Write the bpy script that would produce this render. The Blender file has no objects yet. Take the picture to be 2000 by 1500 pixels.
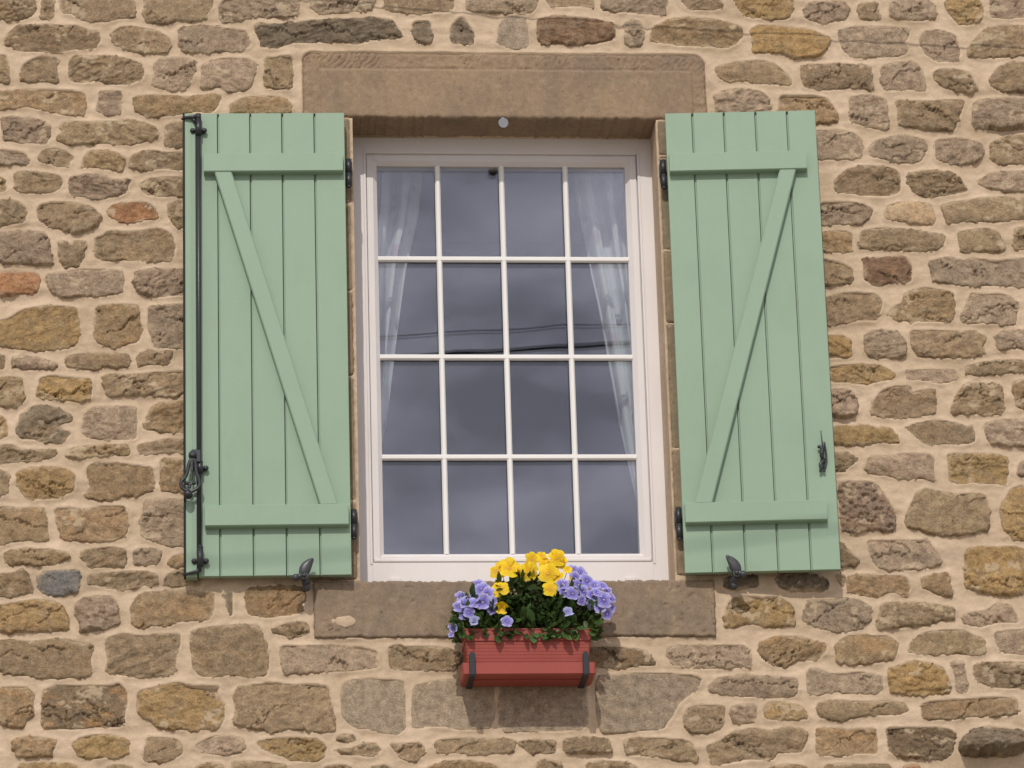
import bpy, bmesh, math, random
import numpy as np
from mathutils import Vector, Matrix

S = bpy.context.scene
COL = S.collection
rnd = random.Random(7)

# ---------------------------------------------------------------- camera
cd = bpy.data.cameras.new('camera')
cam = bpy.data.objects.new('camera', cd)
COL.objects.link(cam)
_m = [[0.996033, -0.000743, -0.088981], [-0.084337, -0.326802, -0.941322], [-0.02838, 0.945093, -0.325568]]
cam.matrix_world = Matrix.Translation((-1.15006, -12.16640, -4.20790)) @ Matrix(_m).to_4x4()
cd.sensor_width = 36.0
cd.lens = 36.0 * 8078 / 2000
cd.clip_end = 1000
cd.clip_start = 0.1
S.camera = cam

# ---------------------------------------------------------------- world and sun
sun_dir = Vector((0.20, 1.0, -0.856)).normalized()      # the way the light travels
elev = math.asin(-sun_dir.z)
W = bpy.data.worlds.new('World'); S.world = W; W.use_nodes = True
wn, wl = W.node_tree.nodes, W.node_tree.links
bg = wn['Background']
sky = wn.new('ShaderNodeTexSky'); sky.sky_type = 'NISHITA'; sky.sun_disc = False
sky.sun_elevation = elev
sky.sun_rotation = math.atan2(-sun_dir.x, -sun_dir.y)
sky.air_density = 1.3; sky.dust_density = 2.0
tc = wn.new('ShaderNodeTexCoord')
mp = wn.new('ShaderNodeMapping'); mp.inputs['Scale'].default_value = (1, 1, 2.0)
wl.new(tc.outputs['Generated'], mp.inputs['Vector'])
cn = wn.new('ShaderNodeTexNoise'); cn.inputs['Scale'].default_value = 17.0; cn.inputs['Detail'].default_value = 6; cn.inputs['Roughness'].default_value = .5
wl.new(mp.outputs['Vector'], cn.inputs['Vector'])
cr = wn.new('ShaderNodeValToRGB')
cr.color_ramp.elements[0].position = .38; cr.color_ramp.elements[0].color = (4.9, 4.8, 5.4, 1)
cr.color_ramp.elements[1].position = .64; cr.color_ramp.elements[1].color = (12.8, 12.4, 13.4, 1)
wl.new(cn.outputs['Fac'], cr.inputs['Fac'])
mx = wn.new('ShaderNodeMix'); mx.data_type = 'RGBA'; mx.inputs['Factor'].default_value = .85
wl.new(sky.outputs['Color'], mx.inputs[6]); wl.new(cr.outputs['Color'], mx.inputs[7])
wl.new(mx.outputs[2], bg.inputs['Color'])
bg.inputs['Strength'].default_value = .10

sd_ = bpy.data.lights.new('sun', 'SUN'); sd_.energy = 2.25; sd_.angle = math.radians(.5); sd_.color = (1, .945, .87)
so = bpy.data.objects.new('sun', sd_); COL.objects.link(so)
so.rotation_euler = sun_dir.to_track_quat('-Z', 'Y').to_euler()
S.view_settings.view_transform = 'Standard'; S.view_settings.look = 'None'
S.view_settings.exposure = 0; S.view_settings.gamma = 1
S.view_settings.use_curve_mapping = False

# ---------------------------------------------------------------- materials
def new_mat(name):
    m = bpy.data.materials.new(name); m.use_nodes = True
    nt = m.node_tree
    return m, nt, nt.nodes['Principled BSDF'], nt.nodes['Material Output']
def N(nt, t, **kw):
    n = nt.nodes.new(t)
    for k, v in kw.items():
        if k in n.inputs: n.inputs[k].default_value = v
        else: setattr(n, k, v)
    return n
def math_(nt, op, a, b=None, c=None, clamp=False):
    n = nt.nodes.new('ShaderNodeMath'); n.operation = op; n.use_clamp = clamp
    for i, v in enumerate((a, b, c)):
        if v is None: continue
        if isinstance(v, (int, float)): n.inputs[i].default_value = v
        else: nt.links.new(v, n.inputs[i])
    return n.outputs[0]
def mixc(nt, fac, a, b, mode='MIX'):
    n = nt.nodes.new('ShaderNodeMix'); n.data_type = 'RGBA'; n.blend_type = mode
    for i, v in ((0, fac), (6, a), (7, b)):
        if isinstance(v, (int, float)): n.inputs[i].default_value = v
        elif isinstance(v, tuple): n.inputs[i].default_value = (*v, 1) if len(v) == 3 else v
        else: nt.links.new(v, n.inputs[i])
    return n.outputs[2]
def rng(nt, v, a, b, c=0., d=1.):
    n = nt.nodes.new('ShaderNodeMapRange'); n.clamp = True
    nt.links.new(v, n.inputs[0])
    for i, x in enumerate((a, b, c, d)): n.inputs[i + 1].default_value = x
    return n.outputs[0]
def noise(nt, vec, scale, detail=4, rough=.6, off=None, stretch=None):
    v = vec
    if stretch or off is not None:
        mpn = nt.nodes.new('ShaderNodeMapping')
        nt.links.new(v, mpn.inputs[0])
        if stretch: mpn.inputs['Scale'].default_value = stretch
        if off is not None: nt.links.new(off, mpn.inputs['Location'])
        v = mpn.outputs[0]
    n = N(nt, 'ShaderNodeTexNoise', Scale=scale, Detail=detail, Roughness=rough)
    nt.links.new(v, n.inputs['Vector'])
    return n.outputs['Fac']
def bump(nt, bsdf, h, strength, dist):
    b = N(nt, 'ShaderNodeBump', Strength=strength, Distance=dist)
    nt.links.new(h, b.inputs['Height']); nt.links.new(b.outputs[0], bsdf.inputs['Normal'])
    return b
def pos(nt): return nt.nodes.new('ShaderNodeNewGeometry').outputs['Position']

def make_stone_mat():
    m, nt, b, o = new_mat('rubble_stone')
    oi = nt.nodes.new('ShaderNodeObjectInfo')
    P = pos(nt)
    off = nt.nodes.new('ShaderNodeCombineXYZ')
    r9 = math_(nt, 'MULTIPLY', oi.outputs['Random'], 40.)
    for i in range(3): nt.links.new(r9, off.inputs[i])
    off = off.outputs[0]
    n1 = noise(nt, P, 9, 5, .62, off, (1, 1, 2.2))
    n2 = noise(nt, P, 42, 5, .7, off)
    n3 = noise(nt, P, 210, 3, .75, off)
    c = oi.outputs['Color']
    och = rng(nt, n1, .50, .68)
    amt = math_(nt, 'MULTIPLY', och, oi.outputs['Alpha'])
    c = mixc(nt, amt, c, (.37, .215, .095))
    gre = rng(nt, noise(nt, P, 14, 4, .6, off, (1, 1, 1.6)), .52, .72)
    c = mixc(nt, math_(nt, 'MULTIPLY', gre, .40), c, (.26, .215, .155))
    v = math_(nt, 'MULTIPLY', rng(nt, n2, .28, .72, .58, 1.40), rng(nt, n3, .28, .72, .66, 1.34))
    cc = nt.nodes.new('ShaderNodeCombineColor')
    for i in range(3): nt.links.new(v, cc.inputs[i])
    c = mixc(nt, 1., c, cc.outputs[0], 'MULTIPLY')
    # dark pits and pale lime flecks
    pit = rng(nt, noise(nt, P, 120, 2, .5, off), .68, .76)
    c = mixc(nt, math_(nt, 'MULTIPLY', pit, .6), c, (.06, .045, .035))
    fl = rng(nt, noise(nt, P, 75, 4, .75, off), .69, .74)
    c = mixc(nt, math_(nt, 'MULTIPLY', fl, .55), c, (.55, .45, .34))
    at = nt.nodes.new('ShaderNodeAttribute'); at.attribute_name = 'lime'
    c = mixc(nt, math_(nt, 'MULTIPLY', at.outputs['Fac'], .85), c, (.52, .41, .27))
    nt.links.new(c, b.inputs['Base Color'])
    b.inputs['Roughness'].default_value = .92; b.inputs['Specular IOR Level'].default_value = .2
    h = math_(nt, 'ADD', math_(nt, 'MULTIPLY', n2, .34), math_(nt, 'MULTIPLY', n3, .42))
    bump(nt, b, h, 1., .010)
    return m
def make_mortar_mat():
    m, nt, b, o = new_mat('lime_mortar')
    P = pos(nt)
    n1 = noise(nt, P, 5, 4, .55); n2 = noise(nt, P, 45, 6, .65, None, (.7, 1, 1)); n3 = noise(nt, P, 500, 2, .6)
    c = mixc(nt, rng(nt, n1, .35, .68), (.515, .392, .266), (.615, .475, .338))
    c = mixc(nt, rng(nt, noise(nt, P, 16, 4, .6), .52, .72, 0, .45), c, (.44, .325, .205))
    v = math_(nt, 'MULTIPLY', rng(nt, n2, .28, .72, .86, 1.10), rng(nt, n3, .28, .72, .84, 1.14))
    cc = nt.nodes.new('ShaderNodeCombineColor')
    for i in range(3): nt.links.new(v, cc.inputs[i])
    c = mixc(nt, 1., c, cc.outputs[0], 'MULTIPLY')
    nt.links.new(c, b.inputs['Base Color'])
    b.inputs['Roughness'].default_value = .95; b.inputs['Specular IOR Level'].default_value = .15
    h = math_(nt, 'ADD', math_(nt, 'MULTIPLY', n2, .6), math_(nt, 'MULTIPLY', n3, .2))
    bump(nt, b, h, .8, .006)
    return m
def make_dressed_mat():
    m, nt, b, o = new_mat('dressed_sandstone')
    oi = nt.nodes.new('ShaderNodeObjectInfo'); P = pos(nt)
    n1 = noise(nt, P, 7, 5, .6); n2 = noise(nt, P, 55, 5, .7); n3 = noise(nt, P, 330, 3, .7)
    c = mixc(nt, rng(nt, n1, .42, .68, 0, .6), oi.outputs['Color'], (.32, .235, .14))
    c = mixc(nt, rng(nt, noise(nt, P, 4.0, 5, .7, None, (1, 1, .6)), .48, .66, 0, .75), c, (.200, .155, .112))
    c = mixc(nt, rng(nt, noise(nt, P, 18, 4, .7), .58, .70, 0, .5), c, (.36, .28, .185))
    v = math_(nt, 'MULTIPLY', rng(nt, n2, .25, .75, .80, 1.20), rng(nt, n3, .25, .75, .72, 1.28))
    cc = nt.nodes.new('ShaderNodeCombineColor')
    for i in range(3): nt.links.new(v, cc.inputs[i])
    c = mixc(nt, 1., c, cc.outputs[0], 'MULTIPLY')
    pit = rng(nt, noise(nt, P, 70, 2, .5), .73, .77)
    c = mixc(nt, math_(nt, 'MULTIPLY', pit, .75), c, (.05, .035, .025))
    nt.links.new(c, b.inputs['Base Color'])
    b.inputs['Roughness'].default_value = .93; b.inputs['Specular IOR Level'].default_value = .2
    h = math_(nt, 'SUBTRACT', math_(nt, 'ADD', math_(nt, 'MULTIPLY', n2, .35), math_(nt, 'MULTIPLY', n3, .3)), math_(nt, 'MULTIPLY', pit, .5))
    bump(nt, b, h, .6, .004)
    return m
def paint(name, col, rough=.4, spec=.4, var=.05, bs=.12, bscale=220, metal=0., dirt=None):
    m, nt, b, o = new_mat(name)
    P = pos(nt)
    n1 = noise(nt, P, 4, 4, .6); n2 = noise(nt, P, bscale, 3, .6)
    v = math_(nt, 'MULTIPLY', rng(nt, n1, .3, .7, 1 - var, 1 + var), rng(nt, n2, .3, .7, 1 - var * .6, 1 + var * .6))
    cc = nt.nodes.new('ShaderNodeCombineColor')
    for i in range(3): nt.links.new(v, cc.inputs[i])
    c = mixc(nt, 1., col, cc.outputs[0], 'MULTIPLY')
    if dirt:
        d = rng(nt, noise(nt, P, 11, 6, .7, None, (1, 1, .35)), .52, .72, 0, dirt[1])
        c = mixc(nt, d, c, dirt[0])
    nt.links.new(c, b.inputs['Base Color'])
    nt.links.new(rng(nt, n1, .3, .7, rough * .85, min(1, rough * 1.2)), b.inputs['Roughness'])
    b.inputs['Specular IOR Level'].default_value = spec; b.inputs['Metallic'].default_value = metal
    bump(nt, b, n2, bs, .001)
    return m
MS = make_stone_mat(); MM = make_mortar_mat(); MD = make_dressed_mat()
M_green = paint('green_shutter_paint', (.255, .360, .256), .42, .35, .035, .25, 300, dirt=((.235, .305, .215), .3))
M_white = paint('white_window_paint', (.715, .675, .655), .35, .4, .02, .08, 200, dirt=((.62, .54, .47), .22))
M_bar = paint('cream_white_bar_paint', (.79, .775, .745), .35, .4, .02, .08, 200)
M_iron = paint('black_iron_paint', (.022, .023, .027), .38, .5, .25, .5, 160)
M_dog = paint('dark_grey_cast_iron', (.036, .037, .042), .40, .55, .2, .5, 200)
M_rubber_shade = paint('black_rubber_and_notch_shade', (.008, .008, .01), .6, .3)  # rubber of the edge seal; also blackens the notches atop the boards
M_red = paint('red_plastic', (.32, .068, .052), .45, .3, .06, .15, 250, dirt=((.33, .10, .07), .4))
M_strap = paint('charcoal_plastic', (.020, .023, .027), .5, .35, .1, .2)
M_steel = paint('zinc_plated_steel', (.27, .275, .30), .6, .3, .1, .1, 200)
M_cable = paint('black_cable_sheath', (.02, .02, .02), .6, .3)
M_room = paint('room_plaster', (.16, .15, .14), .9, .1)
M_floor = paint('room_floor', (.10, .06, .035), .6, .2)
M_ground = paint('gravel_ground', (.28, .25, .20), .95, .1, .2, .8, 20)
M_soil = paint('potting_soil', (.03, .02, .013), .95, .1, .4, .9, 200)

def make_glass():
    m, nt, b, o = new_mat('window_glass')
    nt.nodes.remove(b)
    ge = nt.nodes.new('ShaderNodeNewGeometry'); dt = nt.nodes.new('ShaderNodeVectorMath'); dt.operation = 'DOT_PRODUCT'
    nt.links.new(ge.outputs['Normal'], dt.inputs[0]); nt.links.new(ge.outputs['Incoming'], dt.inputs[1])
    cs = math_(nt, 'SUBTRACT', 1., math_(nt, 'ABSOLUTE', dt.outputs['Value']), clamp=True)
    k = math_(nt, 'MULTIPLY_ADD', math_(nt, 'POWER', cs, 5.), .93, .068, clamp=True)
    g = N(nt, 'ShaderNodeBsdfGlossy', Roughness=.0); g.inputs['Color'].default_value = (.86, .87, 1, 1)
    t = N(nt, 'ShaderNodeBsdfTransparent'); t.inputs['Color'].default_value = (.975, .985, .98, 1)
    wv = noise(nt, pos(nt), 2.2, 2, .4)
    bm_ = N(nt, 'ShaderNodeBump', Strength=.04, Distance=.02); nt.links.new(wv, bm_.inputs['Height'])
    nt.links.new(bm_.outputs[0], g.inputs['Normal'])
    x = nt.nodes.new('ShaderNodeMixShader')
    nt.links.new(k, x.inputs[0]); nt.links.new(t.outputs[0], x.inputs[1]); nt.links.new(g.outputs[0], x.inputs[2])
    nt.links.new(x.outputs[0], o.inputs['Surface'])
    return m
M_glass = make_glass()

def thin_mat(name, stops, trans=.35, rough=.5, obj_space=True, spec=.3, var=.14):
    """petal, leaf or cloth: colour by distance from the piece's own base, some light passes through"""
    m, nt, b, o = new_mat(name)
    t_ = nt.nodes.new('ShaderNodeTexCoord')
    ln = nt.nodes.new('ShaderNodeVectorMath'); ln.operation = 'LENGTH'
    nt.links.new(t_.outputs['Object'], ln.inputs[0])
    cr_ = nt.nodes.new('ShaderNodeValToRGB')
    els = cr_.color_ramp.elements
    while len(els) < len(stops): els.new(.5)
    for e, (p, c) in zip(els, stops): e.position = p; e.color = (*c, 1)
    nt.links.new(ln.outputs['Value'], cr_.inputs['Fac'])
    oi = nt.nodes.new('ShaderNodeObjectInfo')
    v = math_(nt, 'MULTIPLY', rng(nt, oi.outputs['Random'], 0, 1, 1 - var, 1 + var), rng(nt, noise(nt, pos(nt), 160, 3, .6), .3, .7, .88, 1.12))
    cc = nt.nodes.new('ShaderNodeCombineColor')
    for i in range(3): nt.links.new(v, cc.inputs[i])
    c = mixc(nt, 1., cr_.outputs['Color'], cc.outputs[0], 'MULTIPLY')
    nt.links.new(c, b.inputs['Base Color']); b.inputs['Roughness'].default_value = rough
    b.inputs['Specular IOR Level'].default_value = spec
    tr = nt.nodes.new('ShaderNodeBsdfTranslucent'); nt.links.new(c, tr.inputs['Color'])
    x = N(nt, 'ShaderNodeMixShader'); x.inputs[0].default_value = trans
    nt.links.new(b.outputs[0], x.inputs[1]); nt.links.new(tr.outputs[0], x.inputs[2])
    nt.links.new(x.outputs[0], o.inputs['Surface'])
    return m
M_yel = thin_mat('yellow_petal', [(0, (.55, .20, .01)), (.22, (.82, .50, .010)), (1, (.92, .70, .020))], .3, .55)
M_vio = thin_mat('violet_petal', [(0, (.10, .05, .38)), (.3, (.20, .17, .56)), (.7, (.37, .34, .72)), (1, (.62, .60, .84))], .3, .55)
M_pale = thin_mat('pale_violet_petal', [(0, (.15, .10, .42)), (.5, (.34, .36, .66)), (1, (.52, .54, .76))], .3, .55)
M_eye = paint('flower_eye', (.75, .62, .20), .6, .2)
M_leaf = thin_mat('green_leaf', [(0, (.075, .115, .028)), (.5, (.052, .10, .026)), (1, (.08, .15, .045))], .28, .42, spec=.4, var=.35)
M_stem = paint('green_stem', (.07, .12, .03), .6, .3, .15)
def make_curtain():
    m, nt, b, o = new_mat('printed_voile')
    P = pos(nt)
    vo = N(nt, 'ShaderNodeTexVoronoi', Scale=9.); nt.links.new(P, vo.inputs['Vector'])
    c = mixc(nt, rng(nt, vo.outputs['Distance'], .18, .30, .75, 0), (.58, .60, .62), (.48, .34, .46))
    v2 = N(nt, 'ShaderNodeTexVoronoi', Scale=15.); nt.links.new(P, v2.inputs['Vector'])
    c = mixc(nt, rng(nt, v2.outputs['Distance'], .12, .22, .6, 0), c, (.42, .48, .46))
    nt.links.new(c, b.inputs['Base Color']); b.inputs['Roughness'].default_value = .8
    tr = nt.nodes.new('ShaderNodeBsdfTranslucent'); nt.links.new(c, tr.inputs['Color'])
    x = N(nt, 'ShaderNodeMixShader'); x.inputs[0].default_value = .18
    nt.links.new(b.outputs[0], x.inputs[1]); nt.links.new(tr.outputs[0], x.inputs[2])
    nt.links.new(x.outputs[0], o.inputs['Surface'])
    return m
M_curt = make_curtain()

# ---------------------------------------------------------------- numpy value noise
_tab = np.random.RandomState(11).rand(256, 256)
def vnoise(x, z):
    xi = np.floor(x).astype(int); zi = np.floor(z).astype(int)
    fx = x - xi; fz = z - zi
    fx = fx * fx * (3 - 2 * fx); fz = fz * fz * (3 - 2 * fz)
    a = _tab[xi & 255, zi & 255]; b = _tab[(xi + 1) & 255, zi & 255]
    c = _tab[xi & 255, (zi + 1) & 255]; d = _tab[(xi + 1) & 255, (zi + 1) & 255]
    return (a * (1 - fx) + b * fx) * (1 - fz) + (c * (1 - fx) + d * fx) * fz - .5
def fbm(x, z, o=4, g=.5, ox=0., oz=0.):
    r = 0; a = 1.
    for i in range(o):
        r = r + a * vnoise(x * 2 ** i + ox + 17.3 * i, z * 2 ** i + oz + 9.1 * i); a *= g
    return r
def sstep(a, b, x):
    t = np.clip((x - a) / (b - a), 0, 1); return t * t * (3 - 2 * t)
def chaikin(p, q=.14):
    n = np.roll(p, -1, 0)
    return np.stack([p * (1 - q) + n * q, p * q + n * (1 - q)], 1).reshape(-1, 2)
def sdf(px, pz, poly):
    d2 = np.full(px.shape, 1e9); ins = np.zeros(px.shape, bool)
    for (ax, az), (bx_, bz) in zip(poly, np.roll(poly, -1, 0)):
        ex, ez = bx_ - ax, bz - az
        t = np.clip(((px - ax) * ex + (pz - az) * ez) / (ex * ex + ez * ez + 1e-12), 0, 1)
        d2 = np.minimum(d2, (px - ax - t * ex) ** 2 + (pz - az - t * ez) ** 2)
        cr = ((az > pz) != (bz > pz))
        with np.errstate(divide='ignore', invalid='ignore'):
            ins ^= cr & (px < (bx_ - ax) * (pz - az) / (bz - az + 1e-15) + ax)
    return np.where(ins, 1, -1) * np.sqrt(d2)
def grid_mesh(name, X, Y, Z, keep, smooth=True, attr=None):
    nz, nx = X.shape
    idx = np.arange(nx * nz).reshape(nz, nx)
    q = np.stack([idx[:-1, :-1], idx[:-1, 1:], idx[1:, 1:], idx[1:, :-1]], -1)[keep]
    used = np.unique(q); remap = np.full(nx * nz, -1); remap[used] = np.arange(len(used))
    V = np.stack([X.ravel(), Y.ravel(), Z.ravel()], 1)[used]; q = remap[q]
    me = quads(name, V, q, smooth)
    if attr is not None:
        a = me.attributes.new('lime', 'FLOAT', 'POINT'); a.data.foreach_set('value', attr.ravel()[used].astype(np.float32))
    return me
def quads(name, V, q, smooth=True):
    me = bpy.data.meshes.new(name)
    me.vertices.add(len(V)); me.vertices.foreach_set('co', V.astype(np.float32).ravel())
    me.loops.add(q.size); me.loops.foreach_set('vertex_index', q.astype(np.int32).ravel())
    me.polygons.add(len(q)); me.polygons.foreach_set('loop_start', np.arange(0, q.size, 4, dtype=np.int32))
    me.polygons.foreach_set('loop_total', np.full(len(q), 4, np.int32))
    if smooth: me.polygons.foreach_set('use_smooth', np.ones(len(q), bool))
    me.update(calc_edges=True)
    return me

# ---------------------------------------------------------------- object helpers
def link(name, me, mat, parent=None, loc=None):
    o = bpy.data.objects.new(name, me); COL.objects.link(o)
    if mat and not me.materials: me.materials.append(mat)
    if loc is not None: o.location = loc
    if parent: o.parent = parent
    return o
def empty(name, loc=(0, 0, 0), rz=0, label=None, cat=None, group=None):
    o = bpy.data.objects.new(name, None); COL.objects.link(o)
    o.location = loc; o.rotation_euler = (0, 0, rz); o.empty_display_size = .05
    tag(o, label, cat, group); return o
def tag(o, label=None, cat=None, group=None, kind=None):
    if label: o['label'] = label
    if cat: o['category'] = cat
    if group: o['group'] = group
    if kind: o['kind'] = kind
    return o
class MB:
    def __init__(s): s.bm = bmesh.new()
    def box(s, x0, x1, y0, y1, z0, z1, bev=0, seg=1):
        r = bmesh.ops.create_cube(s.bm, size=1)
        for v in r['verts']:
            v.co = Vector(((x0 + x1) / 2 + v.co.x * (x1 - x0), (y0 + y1) / 2 + v.co.y * (y1 - y0), (z0 + z1) / 2 + v.co.z * (z1 - z0)))
        if bev:
            es = list({e for v in r['verts'] for e in v.link_edges})
            bmesh.ops.bevel(s.bm, geom=es, offset=bev, segments=seg, affect='EDGES', profile=.5)
        return s
    def prism(s, pts, y0, y1, bev=0):
        """outline in x,z extruded from y0 to y1"""
        a = [s.bm.verts.new((x, y0, z)) for x, z in pts]; b = [s.bm.verts.new((x, y1, z)) for x, z in pts]
        n = len(pts); fs = [s.bm.faces.new(a), s.bm.faces.new(b[::-1])]
        for i in range(n): fs.append(s.bm.faces.new((a[i], b[i], b[(i + 1) % n], a[(i + 1) % n])))
        bmesh.ops.recalc_face_normals(s.bm, faces=fs)
        if bev:
            bmesh.ops.bevel(s.bm, geom=list(fs[0].edges), offset=bev, segments=1, affect='EDGES')
        return s
    def tube(s, pts, rad, n=10, sy=1., cap=True):
        pts = [Vector(p) for p in pts]
        if isinstance(rad, (int, float)): rad = [rad] * len(pts)
        rings = []; up = Vector((0, 1, 0))
        for i, p in enumerate(pts):
            t = (pts[min(i + 1, len(pts) - 1)] - pts[max(i - 1, 0)]).normalized()
            a = t.cross(up)
            if a.length < .1: a = t.cross(Vector((0, 0, 1)))
            a.normalize(); b = a.cross(t).normalized()
            rings.append([s.bm.verts.new(p + (a * math.cos(k * 2 * math.pi / n) + b * math.sin(k * 2 * math.pi / n) * sy) * rad[i]) for k in range(n)])
        for r0, r1 in zip(rings, rings[1:]):
            for k in range(n):
                f = s.bm.faces.new((r0[k], r0[(k + 1) % n], r1[(k + 1) % n], r1[k])); f.smooth = True
        if cap:
            s.bm.faces.new(rings[0][::-1]); s.bm.faces.new(rings[-1])
        return s
    def ball(s, c, r, sc=(1, 1, 1), seg=14):
        q = bmesh.ops.create_uvsphere(s.bm, u_segments=seg, v_segments=seg // 2 + 2, radius=r)
        for v in q['verts']: v.co = Vector((v.co.x * sc[0], v.co.y * sc[1], v.co.z * sc[2])) + Vector(c)
        for f in {f for v in q['verts'] for f in v.link_faces}: f.smooth = True
        return s
    def build(s, name, mat, parent=None, loc=None):
        me = bpy.data.meshes.new(name)
        bmesh.ops.recalc_face_normals(s.bm, faces=s.bm.faces[:])
        s.bm.to_mesh(me); s.bm.free()
        return link(name, me, mat, parent, loc)

# ---------------------------------------------------------------- the ground
g = MB(); g.box(-250, 250, -250, 250, -6.3, -5.9)
tag(g.build('ground', M_ground), kind='structure')

# ---------------------------------------------------------------- the stone wall
wall = empty('stone_wall', (0, 0, -5.9), 0, 'rubble stone wall with pale sandy mortar joints around the white window', 'wall')
def wpart(name, me, mat, loc=(0, 0, 0)):
    o = link(name, me, mat, wall, (loc[0], loc[1], loc[2] + 5.9)); return o

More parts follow.
